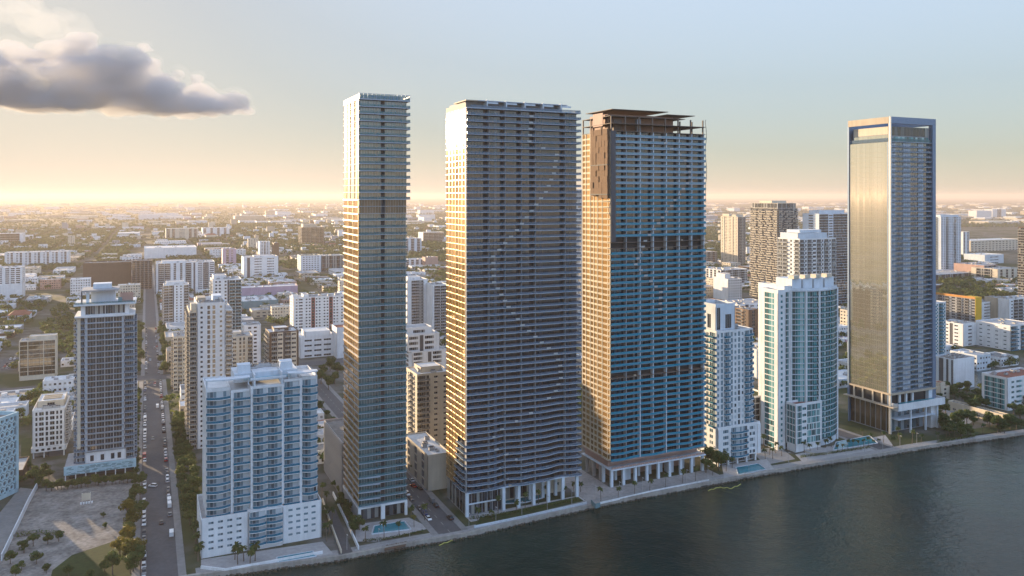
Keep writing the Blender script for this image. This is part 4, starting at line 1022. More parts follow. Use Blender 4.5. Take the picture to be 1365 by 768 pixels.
S_('low_block', 'grey slab in the gap beside the upper half of the slimmest glass tower', 'building', 538, 562, 338, 318, 40, E='vvv', wall=W_COOL, fh=4.5)
S_('white_low_block', 'long white low block in the gap above the pair of white blocks', 'building', 540, 566, 356, 346, 30, E='vvvv', wall=W_WHITE, fh=4)
S_('mural_block', 'low building with a pink and orange painted wall in the gap', 'building', 567, 584, 357, 343, 20, E='s', wall=W_SALMON, fh=4)
S_('slab_tower', 'thin blue-grey tower peeking out between the two wide glass towers', 'tower', 752, 777, 475, 253, 24, E='hhhh', S='hhh', wall=W_COOL, gl=GL_T4, fh=3.3, lod_=0) if False else None
X, Y, W_ = site(748, 452, 776)
b = Bld('slab_tower', 'thin blue-grey tower peeking out between the two wide glass towers', 'tower', X, Y, lod=1); reserve(X, Y, W_, 24)
b.vol(0, W_, 0, 24, 0, 158, E='hhhhh', S='hhh', wall=W_COOL, gl=GL_T4, fh=3.3); b.done()
# ---- right part of the photograph
def ivory():
    b = S_('beige_tower', 'ribbed beige tower, leftmost of the distant towers right of the tower under construction', 'tower', 983.5, 994, 356, 289, 55, E='dbd', S='swswfswwswwfsws', wall=W_CREAM, fh=3.3, pent=[(.0, .9, .1, .35, 5), (.0, .9, .5, .9, 6)], units=0); b.done()
ivory()
def stagger(): 
    X, Y, W = site(1037, 404, 1063); H = 134; D = 56
    b = Bld('brown_tower', 'tall brown tower with staggered white balcony edges behind the cream and white tower', 'tower', X, Y, lod=1); reserve(X, Y, W, D)
    b.vol(0, W, 0, D, 0, H, E='cwcwc', S='cwcwwcwcw', wall=W_DARK, slab=W_BEIGE, rail=R_GREY, gl=GL, fh=3.35, dep=1.6, par=0, base=5)
    t = MB(); rr = random.Random(5)
    for k in range(38):
        z = 5.2+k*3.35
        for face in 'ES':
            L = W if face == 'E' else D; u = rr.uniform(-6, 0)
            while u < L:
                w = rr.uniform(5, 14); a, c = max(0, u), min(L, u+w)
                if c > a+.8: b.fbox(face, 0, W, 0, D, a, c, 1.5, 1.75, z-.3, z+.55, W_CREAM, t); b.fbox(face, 0, W, 0, D, c-.3, c, 1.4, 1.75, z+.55, z+3.04, W_CREAM, t)
                u += w+rr.uniform(1.5, 5)
    t.obj('balcony_edge', b.root)
    b.vol(1, W-1, 2, D-2, H+.1, H+7, E='hhhh', S='hhhhhhhh', wall=W_CREAM, gl=GL, fh=6, par=.3)
    b.vol(4, W-6, 16, D-14, H+7.5, H+10, wall=W_CREAM); b.done()
stagger()
def lightslab():
    X, Y, W = site(1066, 489, 1114.5); H = 113.; D = 27
    b = Bld('apartment_tower', 'cream and white tower with dark window grid, behind the curved condo', 'tower', X, Y, lod=0); reserve(X, Y, W, D)
    b.vol(0, W, 0, D, 0, H, E='bwbWbwbwb', S='bswsbb', wall=W_WHITE, rail=R_GREY, fh=3.5, wh=1.9, dep=1.2, par=.8)
    b.vol(1, W-8, 3, D-2, H+.1, H+5, wall=W_COOL, par=.5, roof=M_ROOFW); b.vol(6, W-12, 6, D-5, H+5.6, H+8, wall=W_COOL, par=.2, roof=M_ROOFW)
    b.units(W-8, W-1, 4, 20, H, 4); b.done()
lightslab()
S_('glass_office_tower', 'dark teal tower with a gold lit end, left of the blue framed tower', 'tower', 1092, 1134, 410, 285, 30, E='hhWhhhh', S='sws', wall=W_COOL, gl=GL_T3, fr=M_FRAMED, fh=3.6, pent=[(.1, .9, .2, .8, 5)], units=4)
b = S_('blue_grey_tower', 'blue-grey gridded tower with one golden side, right behind the blue framed tower', 'tower', 1254.5, 1281, 366, 289, 34, E='wwgwwgww', S='sbs', wall=W_COOL, gl=GL_T4, fh=3.3, pent=[(.05, .95, .1, .9, 4)])
S_('small_tower', 'small white and blue striped tower right of the blue-grey gridded tower', 'tower', 1284, 1292, 344, 309, 30, E='vsv', S='sdsds', wall=W_WHITE, fh=3.5)
S_('edge_tower', 'brown banded tower cut by the edge of the photograph', 'tower', 1376, 1400, 410, 303, 19, E='bbb', S='bbbbbb', wall=W_BROWN, slab=W_CREAM, rail=R_GREY, fh=3.6, dep=1.8, pent=[(.2, .9, .3, .7, 9)])
S_('apartment_block', 'long grey gridded block with an orange roof edge and yellow end wall', 'apartment block', 1300, 1308, 433, 399, 56, E='s', S='WsbwbsWsbwbsW', wall=W_GREY, slab=W_CONC, fh=3.4, wh=1.9, rail=R_GREY, alt=('s', W_GREY), roof=M_ROOFG, gl=GL, par=0.)
b = SIMPLE[-1]; b.w.box(-.3, b.W+.3, -.4, .0-.02, 0, b.H+2.2, W_YELLOW); b.w.box(-.35, -.02, 0, b.D, b.H+.1, b.H+2.6, W_ORANGE); b.w.box(0, b.W+.3, 0, 14, b.H+.1, b.H+2.2, W_YELLOW)
S_('apartment_block', 'white six-storey block with a golden lit side in front of the yellow-ended block', 'apartment block', 1284, 1302, 462, 432, 26, E='sws', S='swdws', wall=W_WHITE, fh=3.4, wh=1.3, units=5)
S_('apartment_block', 'white and aqua block showing just right of the blue framed tower', 'apartment block', 1238, 1261, 478, 404, 20, E='wbwbw', wall=W_WHITE, slab=W_AQUA, rail=R_BLUE, gl=GL_AQUA, fh=3.4)
S_('museum_block', 'white block with tall dark slit windows, right of the blue framed tower', 'building', 1271, 1299, 520, 479, 17, E='s', S='dsdsddsd', wall=W_COOL, fh=20, roof=M_ROOFG, alt=('s', W_COOL), units=8)
S_('apartment_block', 'white block with scattered slot windows across the canal', 'apartment block', 1347, 1380, 468, 434, 36, E='bsbb', S='swswswsws', wall=W_WHITE, rail=R_BLUE, fh=4.2, wh=1., gl=GL_T4)
S_('apartment_block', 'white block with a big aqua glass wall beside the canal', 'apartment block', 1343, 1395, 548, 504, 19, E='swWwsWws', S='sgggs', wall=W_WHITE, gl=GL_AQUA, fh=3.6, par=1.6, roof=M_TILE)
S_('low_hall', 'long low cream building with small dark openings among the waterfront trees', 'building', 1338, 1345, 566, 553, 40, E='s', S='swwwwwwwws', wall=W_CREAM, fh=4, wh=1., roof=M_ROOFG, units=0)
S_('villa', 'cream villa with red tiled roofs right beside the blue framed tower', 'villa', 1254, 1266, 534, 516, 10, E='sws', S='sws', wall=W_CREAM, fh=3.3, roof=M_TILE, units=0, pent=[(.2, .8, .2, .8, 3)])
S_('apartment_block', 'white block with a golden strip, right of the yellow end wall', 'apartment block', 1307, 1325, 428, 403, 20, E='sWs', S='ss', wall=W_WHITE, fh=3.6, wh=1.2)
S_('apartment_block', 'white and grey gridded block beside the olive-walled block near the edge of the photograph', 'apartment block', 1345, 1385, 430, 399, 20, E='swbbwwbb', S='ss', wall=W_WHITE, fh=3.6)
S_('apartment_block', 'olive-walled plain block between two white blocks near the edge of the photograph', 'apartment block', 1329, 1340, 428, 397, 16, E='s', S='s', wall=W_BEIGE, fh=3.4)
S_('long_hall', 'very long sunlit cream building beyond the trees on the right', 'building', 1294, 1362, 336, 321, 60, E='wwwwwwwwwwwwwww', wall=W_CREAM, fh=6, roof=M_ROOFW, units=3, wh=2.)
S_('mall_building', 'pale flat building with pillared front, below the long sunlit cream building', 'building', 1330, 1362, 375, 359, 50, E='svsvsvsvs', S='sbs', wall=W_CREAM, fh=5, wh=4.)
S_('low_block', 'salmon low block with banded windows left of the pillared front building', 'building', 1312, 1330, 372, 354, 60, E='hhh', S='sss', wall=W_SALMON, fh=4)
S_('sports_hall', 'white curved-roofed complex among trees in front of the long sunlit cream building', 'hall', 1313, 1338, 352, 340, 50, E='sWs', wall=W_COOL, fh=6, roof=M_ROOFW)
S_('grey_roof_hall', 'wide grey flat-roofed hall among the trees right of the blue framed tower', 'hall', 1247, 1308, 374, 366, 60, E='hhhh', wall=W_COOL, fh=8, roof=M_ROOF, units=9)
S_('hospital_block', 'far white block with bright sunlit ends beyond the dark tree belt', 'building', 1302, 1322, 291, 281, 60, E='ss', S='ss', wall=W_WHITE, fh=6)
S_('hospital_block', 'far white stepped block right of the other far white one beyond the tree belt', 'building', 1323, 1341, 290, 279, 60, E='svs', S='ss', wall=W_WHITE, fh=6)
S_('office_block', 'white round-ribbed block with a square window grid, at the foot of the ribbed beige tower', 'office block', 970.5, 989, 401, 372, 33, E='wwwwww', S='sss', wall=W_WHITE, fh=3.6, wh=1.9, pent=[(.1, .5, .3, .9, 7)])
S_('parking_block', 'long white banded block behind the round-ribbed white one', 'building', 961, 996, 382, 360, 40, E='hhhh', S='vvvv', wall=W_WHITE, gl=GL, fh=3.6, units=6)
S_('low_block', 'dark low block at the foot of the ribbed beige tower', 'building', 937, 956, 354, 336, 40, E='hhh', wall=W_GREY, fh=4)
S_('apartment_block', 'orange and brown block standing behind the white and aqua condo', 'apartment block', 998, 1011, 450, 413, 30, E='svs', S='swbws', wall=W_BROWN, fh=3.6, alt=('b', W_ORANGE), rail=R_GREY, slab=W_ORANGE)
S_('low_block', 'salmon low block close behind the tower under construction', 'building', 936, 966, 420, 403, 30, E='swbws', wall=W_SALMON, fh=3.6)
S_('low_block', 'white roofed long block between the orange block and the brown staggered tower', 'building', 984, 1030, 424, 406, 40, E='wdwwdw', wall=W_WHITE, fh=3.8, units=10)
S_('low_block', 'white block in the gap between the white and aqua condo and the curved condo', 'building', 1009, 1026, 505, 466, 20, E='sws', wall=W_WHITE, fh=4)
def wgarage():
    X, Y, W = site(1003, 592, 1036); b = Bld('parking_garage', 'white banded garage with a planted roof between the two bayfront condos', 'garage', X, Y); reserve(X, Y, W, 26)
    b.vol(0, W, 6, 32, 0, 26, E='h', S='h', wall=W_WHITE, gl=GL, fr=M_FRAMED, fh=3.7, par=1.2, roof=M_GRASS); b.done()
wgarage()
for o_ in SIMPLE: 
    if not o_.fin: o_.fin = True; o_.done()
# yellow stripe and other painted strips
# ================================================================ vegetation
def leaf_mat(name, stops, tr=.25):
    m, t, N, L, p = nt(name)
    g = N.new('ShaderNodeNewGeometry'); oi = N.new('ShaderNodeObjectInfo')
    f = mth(t, 'ADD', mth(t, 'MULTIPLY', g.outputs['Random Per Island'], .55), mth(t, 'MULTIPLY', oi.outputs['Random'], .45))
    L.new(ramp(t, f, stops), p.inputs['Base Color']); p.inputs['Roughness'].default_value = .7; p.inputs['Specular IOR Level'].default_value = .15
    tl = N.new('ShaderNodeBsdfTranslucent'); L.new(ramp(t, f, [(q, tuple(min(1, c*1.6) for c in cc)) for q, cc in stops]), tl.inputs[0])
    mx = N.new('ShaderNodeMixShader'); mx.inputs[0].default_value = tr
    L.new(p.outputs[0], mx.inputs[1]); L.new(tl.outputs[0], mx.inputs[2]); L.new(mx.outputs[0], N['Material Output'].inputs[0])
    return m
LEAF = leaf_mat('tree_leaves', [(0, (.030, .052, .016)), (.4, (.056, .085, .024)), (.75, (.09, .115, .034)), (1, (.13, .14, .04))])
LEAFY = leaf_mat('yellowing_leaves', [(0, (.05, .055, .012)), (.5, (.11, .10, .02)), (1, (.2, .15, .025))])
LEAFP = leaf_mat('palm_fronds', [(0, (.025, .045, .016)), (.6, (.06, .085, .025)), (1, (.12, .13, .035))])
BARK = plain('bark', (.12, .09, .065), .9)
def leaves(b, r, c, rad, n, s, m, q=(1, 1, 1), shell=.5):
    mi = b.mat(m)
    for _ in range(n):
        z = r.uniform(-1, 1); a = r.uniform(0, 2*pi); k = math.sqrt(1-z*z); rr = (shell+(1-shell)*r.random()**.6)
        d = Vector((k*cos(a), k*sin(a), z)); p = Vector(c)+Vector((d.x*rad*q[0], d.y*rad*q[1], d.z*rad*q[2]))*rr
        nn = (d+Vector((r.uniform(-.8, .8), r.uniform(-.8, .8), r.uniform(-.3, 1)))).normalized()
        u = nn.orthogonal().normalized(); v = nn.cross(u); t = r.uniform(0, pi); u, v = u*cos(t)+v*sin(t), v*cos(t)-u*sin(t)
        ss = s*r.uniform(.6, 1.3); j = len(b.v)
        b.v += [tuple(p+u*ss), tuple(p+v*ss*.8), tuple(p-u*ss), tuple(p-v*ss*.8)]
        b.f.append((j, j+1, j+2, j+3)); b.mi.append(mi)
def tree_var(seed, mat, nlobe=8, dens=110, s=.42):
    r = random.Random(seed); t = MB(); c = MB()
    H = 1.0
    t.tube((0, 0, -.1), (.1, .05, 3.2), .32, .22, BARK)
    for i in range(nlobe):
        a = 2*pi*i/nlobe+r.uniform(-.4, .4); rr = r.uniform(.9, 2.9) if i else 0; z = r.uniform(4., 7.2) if i else 7.4
        p = (rr*cos(a), rr*sin(a), z); t.tube((.1, .05, 2.6+r.random()), p, .14, .05, BARK, 5)
        leaves(c, r, p, r.uniform(1.5, 2.2), dens, s, mat, (1, 1, .8))
    return t, c
TREES = []
for i in range(7): TREES.append(tree_var(40+i, LEAF))
for i in range(3): TREES.append(tree_var(60+i, LEAFY, 9))
def palm_var(seed, mat=None, h=7.):
    r = random.Random(seed); t = MB(); c = MB(); n = 6; P = [(.5*(i/n)**2, .15*i/n, h*i/n) for i in range(n+1)]
    for i in range(n): t.tube(P[i], P[i+1], .22-.02*i, .20-.02*i, BARK, 6)
    top = Vector(P[-1]); mi = c.mat(mat or LEAFP)
    for i in range(19):
        a = 2*pi*i/19*2.4+r.uniform(-.2, .2); el = r.uniform(-.25, 1.15); L = r.uniform(2.2, 3.0); side = Vector((-sin(a), cos(a), 0)); p = top.copy(); dz = el; w = .12
        for k in range(5):
            d = Vector((cos(a)*cos(dz), sin(a)*cos(dz), sin(dz))); q = p+d*L/5; w2 = (.42, .5, .44, .3, .05)[k]; dr = Vector((0, 0, -w*.55)); dr2 = Vector((0, 0, -w2*.55))
            for sg in (1, -1):
                j = len(c.v); c.v += [tuple(p), tuple(q), tuple(q+side*sg*w2+dr2), tuple(p+side*sg*w+dr)]; c.f.append((j, j+1, j+2, j+3)); c.mi.append(mi)
            p = q; w = w2; dz -= .42
    return t, c
PALMS = [palm_var(80+i, h=5.5+i*.9) for i in range(4)]+[palm_var(90, LEAFY, 7)]
def mk(pair, i, kind): return (pair[0].data(kind+'_trunk', True), pair[1].data(kind+'_crown'))
TREE_D = [mk(t, i, 'tree') for i, t in enumerate(TREES)]; PALM_D = [mk(t, i, 'palm') for i, t in enumerate(PALMS)]
PLANTED = []
def plant(kind, u, v, s, label, group, var=None, z=0.):
    D = PALM_D if kind == 'palm_tree' else TREE_D
    k = var if var is not None else rnd.randrange(len(D)-1 if kind == 'palm_tree' else 7)
    X, Y = XY(u, v); o = empty(kind, (X, Y, z), rnd.uniform(0, 6.28), label, 'palm tree' if kind == 'palm_tree' else 'tree', group); o.scale = (s, s, s*rnd.uniform(.9, 1.15))
    for nm, d in (('trunk', D[k][0]), ('crown', D[k][1])):
        c = bpy.data.objects.new(nm, d); COL.objects.link(c); c.parent = o
    PLANTED.append((u, v, s*4)); return o
def row(kind, pts, size, fmt, group, var=None, jit=.0, px=True):
    """trees at given photo positions on the ground; fmt holds {} for the ordinal"""
    for i, p in enumerate(pts):
        u, v = GUV(*p) if px else p
        u += rnd.uniform(-jit, jit); v += rnd.uniform(-jit, jit)
        plant(kind, u, v, rnd.uniform(*size), fmt.format(ordinal(i+1)), group, rnd.choice(var) if var else None)
def along(p, q, n): return [(p[0]+(q[0]-p[0])*i/(n-1), p[1]+(q[1]-p[1])*i/(n-1)) for i in range(n)]
# street trees, right pavement of the long road
row('street_tree', [(17.5+(i % 2)*4.5, 392+i*5.4) for i in range(34)], (.75, 1.05), 'dark green tree, {} from the bay on the right pavement of the long road', 'trees along the right pavement of the long road', jit=.8, px=False)
row('palm_tree', [(19+(i % 2)*4, 352+i*4.2) for i in range(9)], (1., 1.25), 'yellow-green palm, {} from the bay between the long road and the white and blue condo', 'palms beside the long road', var=[0, 1, 2, 4], jit=.6, px=False)
row('street_tree', [(-6.5, 352+i*5.5) for i in range(17)], (.45, .7), 'small tree, {} from the bay on the pavement beside the empty lot', 'trees on the empty lot pavement', jit=.6, px=False)
row('street_tree', [(-5.5, 455+i*9) for i in range(25)], (.4, .62), 'small tree, {} along the left pavement past the slender balcony tower', 'trees on the left pavement', jit=.5, px=False)
row('street_tree', [(15+(i % 2)*3, 740+i*11) for i in range(26)], (.7, 1.1), 'tree on the right pavement of the far long road, {} past the crossing', 'trees along the far right pavement', jit=1.5, px=False)
row('street_tree', [(-7-(i % 2)*4, 740+i*9) for i in range(30)], (.8, 1.25), 'tree on the left side of the far long road, {} past the crossing', 'trees along the far left pavement', jit=2, px=False)
row('shade_tree', [(168, 725), (176, 705), (170, 690), (182, 740), (172, 750), (160, 742)], (.85, 1.15), 'yellowing broad tree at the edge of the empty lot, {} of its clump', 'yellowing trees by the empty lot', var=[7, 8, 9])
row('shade_tree', [(186, 668), (188, 690), (180, 664), (176, 762), (186, 752), (150, 766), (190, 650)], (.7, 1.), 'green tree between the empty lot and the road, {} of its clump', 'green trees by the empty lot', jit=.5)
row('shade_tree', along((62, 655), (182, 642), 26), (.5, .68), 'bushy tree of the row under the patterned podium, {} from the honeycomb wall', 'bushy row under the podium', jit=1)
row('shade_tree', [(38, 628), (46, 636), (55, 640), (44, 645), (60, 632), (66, 640), (52, 650)], (.6, .9), 'dark tree below the white eight-storey block, {} of its clump', 'dark trees below the eight-storey block', jit=.5)
row('shade_tree', [(12, 752), (30, 760), (48, 752), (22, 772), (60, 765), (78, 722), (62, 726), (44, 728), (30, 738), (92, 768), (120, 775), (140, 762)], (.45, .75), 'low tree at the near end of the empty lot, {} of its clump', 'low trees at the near end of the lot', jit=.5)
row('shrub_tree', [(138, 690), (140, 705)], (.3, .36), 'tiny lone tree on the bare dirt of the empty lot, {} of two', 'lone trees on the empty lot')
row('shade_tree', [(470, 700), (462, 685), (455, 668), (448, 652), (441, 636), (436, 622), (466, 692), (457, 678), (451, 660), (434, 612), (478, 706), (473, 712)], (.55, .85), 'dark tree along the driveway wall of the slimmest tower, {} in the row', 'dark trees along the driveway of the slim tower', jit=.6)
row('palm_tree', [(434, 675), (437, 690), (432, 702), (440, 712), (436, 722), (428, 664), (442, 700)], (.8, 1.0), 'palm, {} of those between the white and blue condo and the slim tower driveway', 'palms in the condo side garden', jit=.4)
row('palm_tree', [(318, 752), (326, 748), (334, 754), (312, 746), (340, 748)], (1., 1.2), 'tall palm in front of the white and blue condo, {} of its clump', 'palms in front of the white and blue condo', jit=.4)
row('palm_tree', [(487, 722), (512, 718), (532, 712), (552, 703), (566, 694), (548, 690)], (.75, .95), 'palm by the pool of the slimmest tower, {} counted from the road end', 'palms by the slim tower pool', var=[0, 1, 2, 4])
row('palm_tree', [(637, 694), (656, 692), (664, 684), (688, 682), (700, 678), (718, 672), (730, 664), (742, 656), (752, 664), (764, 660), (774, 656)], (.7, .95), 'palm, {} along the terrace of the wide dark blue tower', 'palms on the terrace of the dark blue tower')
row('palm_tree', [(801, 668), (824, 664), (846, 660), (866, 655), (887, 650), (910, 644), (927, 641), (950, 634)], (.75, .9), 'sparse palm, {} on the unfinished plaza of the tower under construction', 'palms on the unfinished plaza')
row('palm_tree', [(968, 628), (976, 624), (964, 616), (985, 616), (1020, 612), (1026, 606), (1034, 604), (1042, 608), (1018, 600), (1030, 612)], (.75, 1.), 'palm, {} in the gardens between the aqua condo and the curved condo', 'palms in the condo gardens')
row('palm_tree', [(1072, 604), (1080, 603), (1090, 602), (1100, 599), (1108, 596), (1084, 596)], (.7, .95), 'palm, {} on the round terrace of the curved condo', 'palms on the round terrace')
row('palm_tree', along((1116, 603), (1172, 594), 9)+[(1150, 582), (1160, 586)], (.55, .75), 'palm, {} beside the long pool of the curved condo', 'palms beside the long pool')
row('palm_tree', [(1178, 590), (1190, 596), (1200, 593), (1216, 592), (1198, 585), (1228, 590), (1250, 588), (1272, 585), (1262, 582), (1290, 580), (1310, 578)], (.7, .9), 'palm, {} along the seawall by the blue framed tower', 'palms along the seawall by the framed tower')
park = []
rr_ = random.Random(21)
while len(park) < 78:
    x, y = rr_.uniform(1250, 1375), rr_.uniform(520, 586)
    if y > 592-(x-1250)*.12-3: continue
    if 1300 < x < 1350 and 546 < y < 568: continue
    if 1322 < x and y < 542: continue
    if 1262 < x < 1285 and 545 < y < 562 : continue
    park.append((x, y))
park.sort(key=lambda p: p[0])
row('park_tree', park, (.65, 1.15), 'green tree in the waterfront park past the blue framed tower, {} towards the edge', 'trees of the waterfront park')
row('shade_tree', [(944, 622), (950, 616), (946, 610), (955, 622), (941, 630), (958, 628), (962, 620), (948, 604)], (.9, 1.3), 'dense dark tree against the aqua condo, {} of its clump', 'dark trees by the aqua condo')
row('shade_tree', [(432, 500), (440, 495), (450, 502), (446, 512), (428, 512), (438, 520)], (1.0, 1.35), 'large round tree in front of the white hall, {} of its clump', 'large trees by the white hall')
row('shade_tree', [(405, 520), (412, 512), (418, 540), (426, 548), (436, 556), (444, 566), (432, 578)], (.6, .9), 'tree beside the side street behind the white and blue condo, {} in the row', 'trees by the side street')
row('shade_tree', [(566, 640), (560, 628), (556, 620), (552, 632), (560, 612), (548, 624)], (.5, .8), 'dark tree at the foot of the cream tower, {} in the row', 'trees at the foot of the cream tower')
row('shade_tree', [(212+i*2.6, 448+(i*37 % 60)) for i in range(13)], (.7, 1.), 'tree among the roofs between the road and the narrow white tower, {} of its group', 'trees left of the narrow white tower', jit=1)
def hedge(uvs, w, h, label, mat=None):
    b = MB(); r = random.Random(len(label)); mi = mat or LEAF
    for (p, q) in zip(uvs[:-1], uvs[1:]):
        L = math.dist(p, q); n = max(1, int(L/1.1))
        for i in range(n):
            t = i/n; x, y = XY(p[0]+(q[0]-p[0])*t, p[1]+(q[1]-p[1])*t); leaves(b, r, (x, y, h*.55), w, 26, .26, mi, (1, 1, h/w*.6))
    o = b.obj('hedge'); tag(o, label, 'hedge'); return o
hedge([(138, 343.8), (160, sea_at(165)+8.5), (196, sea_at(190)+9)], .9, 1.4, 'clipped hedge along the terrace of the wide dark blue tower')
hedge([GUV(486, 722), GUV(520, 719), GUV(566, 709)], .8, 1.2, 'green hedge between the slim tower pool and the seawall')
hedge([GUV(1068, 610), GUV(1100, 606), GUV(1160, 597)], 1., 1.4, 'clipped hedge in front of the round terrace and long pool')
hedge([GUV(22, 716), GUV(50, 712), GUV(82, 714)], 1.2, 2., 'ragged hedge across the near end of the empty lot')
hedge([GUV(1250, 590), GUV(1300, 582)], 1., 1.3, 'low hedge on the lawn of the waterfront park')
# ================================================================ site details
def dirt(name, pts, z, m): sheet(name, [GUV(*p) for p in pts], z, m)
dirt('dirt_lot', [(48, 652), (186, 636), (186, 700), (184, 790), (60, 800), (-60, 800), (-10, 745)], .012, M_DIRT)
dirt('grass_patch', [(96, 740), (150, 722), (184, 712), (184, 795), (60, 800), (70, 760)], .018, M_GRASS)
dirt('lawn', [(28, 585), (43, 583), (42, 618), (28, 640)], .012, M_GRASS)
dirt('driveway', [(0, 740), (44, 652), (27, 650), (-30, 720)], .016, M_WALK)
dirt('park_path', [(1252, 548), (1290, 540), (1300, 560), (1275, 575), (1258, 562)], .014, M_PROM)
dirt('park_lawn', [(1252, 580), (1365, 560), (1440, 548), (1440, 564), (1365, 572), (1252, 588)], .010, M_GRASS)
dirt('driveway', [(436, 680), (447, 678), (470, 736), (452, 741)], .014, M_ASPH)
dirt('garden_path', [(1000, 600), (1040, 596), (1060, 612), (1020, 620)], .012, M_PROM)
dirt('terrace', [(966, 640), (962, 620), (1022, 612), (1034, 628)], .016, M_DECK)
dirt('terrace', [(1060, 606), (1110, 594), (1180, 580), (1192, 596), (1070, 616)], .013, M_DECK)
dirt('terrace', [(268, 758), (268, 746), (430, 722), (444, 738), (300, 762)], .012, M_DECK)
dirt('terrace', [(474, 722), (474, 699), (545, 690), (574, 704), (500, 722)], .012, M_DECK)
dirt('planting_bed', [(632, 703), (640, 690), (770, 662), (778, 668)], .034, M_GRASS)
def wallrun(name, label, cat, pts, h, th, m):
    b = MB()
    for p, q in zip(pts[:-1], pts[1:]):
        p, q = G(*p), G(*q); l = math.dist(p, q); nx, ny = -(q[1]-p[1])/l*th/2, (q[0]-p[0])/l*th/2
        b.prism([(p[0]+nx, p[1]+ny), (q[0]+nx, q[1]+ny), (q[0]-nx, q[1]-ny), (p[0]-nx, p[1]-ny)], 0, h, m)
    tag(b.obj(name), label, cat)
wallrun('fence', 'white boundary fence between the honeycomb building and the empty lot', 'fence', [(50, 650), (38, 672), (22, 706), (2, 748)], 3., .4, W_WHITE)
wallrun('garden_wall', 'pale wall on the condo side of the slim tower driveway', 'wall', [(430, 668), (437, 690), (455, 738)], 1.6, .5, W_CREAM)
wallrun('garden_wall', 'pale wall on the slim tower side of its driveway', 'wall', [(444, 660), (458, 690), (478, 733)], 1.8, .5, W_WHITE)
wallrun('garden_wall', 'pale blue terrace wall in front of the wide dark blue tower', 'wall', [(632, 704), (700, 690), (782, 672)], 1.1, .4, W_COOL)
wallrun('garden_wall', 'pale stepped wall on the unfinished plaza', 'wall', [(800, 672), (870, 656), (945, 641)], .9, .5, W_WHITE)
wallrun('condo_wall', 'white low wall along the seawall in front of the white and blue condo', 'wall', [(268, 758), (300, 762), (430, 738)], 1.2, .6, W_WHITE)
wallrun('construction_fence', 'dark screen fence at the water end of the gap between the two wide towers', 'fence', [(788, 672), (794, 678), (800, 676)], 2.2, .2, W_TEAL)
def pool(label, pts, z=.12):
    uv = [GUV(*p) for p in pts]; root = empty('swimming_pool', (*XY(*uv[0]), 0), 0, label, 'swimming pool'); ox, oy = root.location[:2]
    P = [(XY(*q)[0]-ox, XY(*q)[1]-oy) for q in uv]; cx, cy = sum(p[0] for p in P)/len(P), sum(p[1] for p in P)/len(P)
    b = MB(); b.poly([(x, y, z+.2) for x, y in P], M_POOL); b.obj('pool_surface', root)
    b = MB(); b.wallstrip([(cx+(x-cx)*1.05, cy+(y-cy)*1.05) for x, y in P+[P[0]]], 0, z+.32, W_COOL, .3); b.obj('pool_rim', root)
pool('rectangular turquoise pool in front of the slimmest glass tower', [(497, 712), (500, 702), (538, 696), (546, 706)])
pool('narrow pool of the white and blue condo above the seawall', [(372, 750), (370, 744), (416, 736), (420, 742)])
pool('small pool beside the white and aqua condo', [(985, 633), (982, 624), (1010, 619), (1020, 626)])
pool('long turquoise pool in front of the curved condo', [(1112, 600), (1116, 590), (1158, 582), (1168, 591)])
pool('curved teal pool behind the columns of the wide dark blue tower', [(666, 672), (672, 662), (700, 654), (724, 656), (722, 664), (700, 670)])
# round terrace
b = MB(); u, v = GUV(1090, 602); x, y = XY(u, v); P = [(x+8*cos(a*pi/12), y+6*sin(a*pi/12)) for a in range(24)]; b.prism(P, 0, .9, W_CREAM, M_DECK)
tag(b.obj('round_terrace'), 'round raised terrace with palms in front of the curved condo', 'terrace')
# small timber dock
b = MB(); x, y = G(528, 727); dx, dy = CT, ST
for i in range(9):
    cx_, cy_ = x+dx*(i-4)*1.05, y+dy*(i-4)*1.05; b.prism([(cx_-.48, cy_-3.6), (cx_+.48, cy_-3.4), (cx_+.48, cy_+1.4), (cx_-.48, cy_+1.2)], .1, .3, W_BROWN)
for i in (-4, 0, 4):
    for q in (-3.2, .4): b.tube((x+dx*i, y+dy*i+q, -3), (x+dx*i, y+dy*i+q, .9), .16, .16, W_BROWN, 6)
tag(b.obj('dock'), 'small dark timber dock on the seawall below the slimmest tower', 'dock')
def boom(label, pts):
    b = MB(); m = plain('boom_yellow', (.50, .46, .12), .6); P = []
    for p, q in zip(pts[:-1], pts[1:]):
        for i in range(6): P.append((*G(p[0]+(q[0]-p[0])*i/6, p[1]+(q[1]-p[1])*i/6+.7*sin(i*2.1+p[0]), -1.6), -1.55))
    for p, q in zip(P[:-1], P[1:]): b.tube(p, q, .2, .2, m, 6)
    tag(b.obj('floating_boom'), label, 'floating boom')
boom('yellow floating boom in the water by the street end beside the dark blue tower', [(585, 727), (605, 720), (632, 714)])
boom('yellow floating boom in the water off the plaza of the tower under construction', [(944, 654), (958, 650), (975, 651), (990, 645)])
def sign():
    X, Y = G(115, 670); r = empty('site_sign', (X, Y, 0), TH, 'pale blank board on posts standing alone in the empty lot', 'sign board')
    b = MB(); b.box(-2, 2, -.1, .1, 1.2, 4.6, W_CREAM); b.obj('board', r)
    for x in (-1.9, 1.75):
        b = MB(); b.box(x, x+.15, .1, .3, 0, 4.9, W_WHITE); b.obj('post', r)
    for i in range(5):
        b = MB(); b.box(-2.6+i*1.2, -1.8+i*1.2, -2, -1.2, 0, .9, W_WHITE); o = b.obj('concrete_block'); o.location = (X, Y, 0); o.rotation_euler = (0, 0, TH)
        tag(o, 'white concrete block, {} in the row before the blank board'.format(ordinal(i+1)), 'block', 'blocks before the board')
sign()
lp = MB(); lp.tube((0, 0, 0), (0, 0, 6.6), .11, .07, M_UNIT, 6); lh = MB(); lh.box(-.2, .2, -1.3, .1, 6.55, 6.75, M_UNIT)
LPD, LHD = lp.data('lamp_pole'), lh.data('lamp_head')
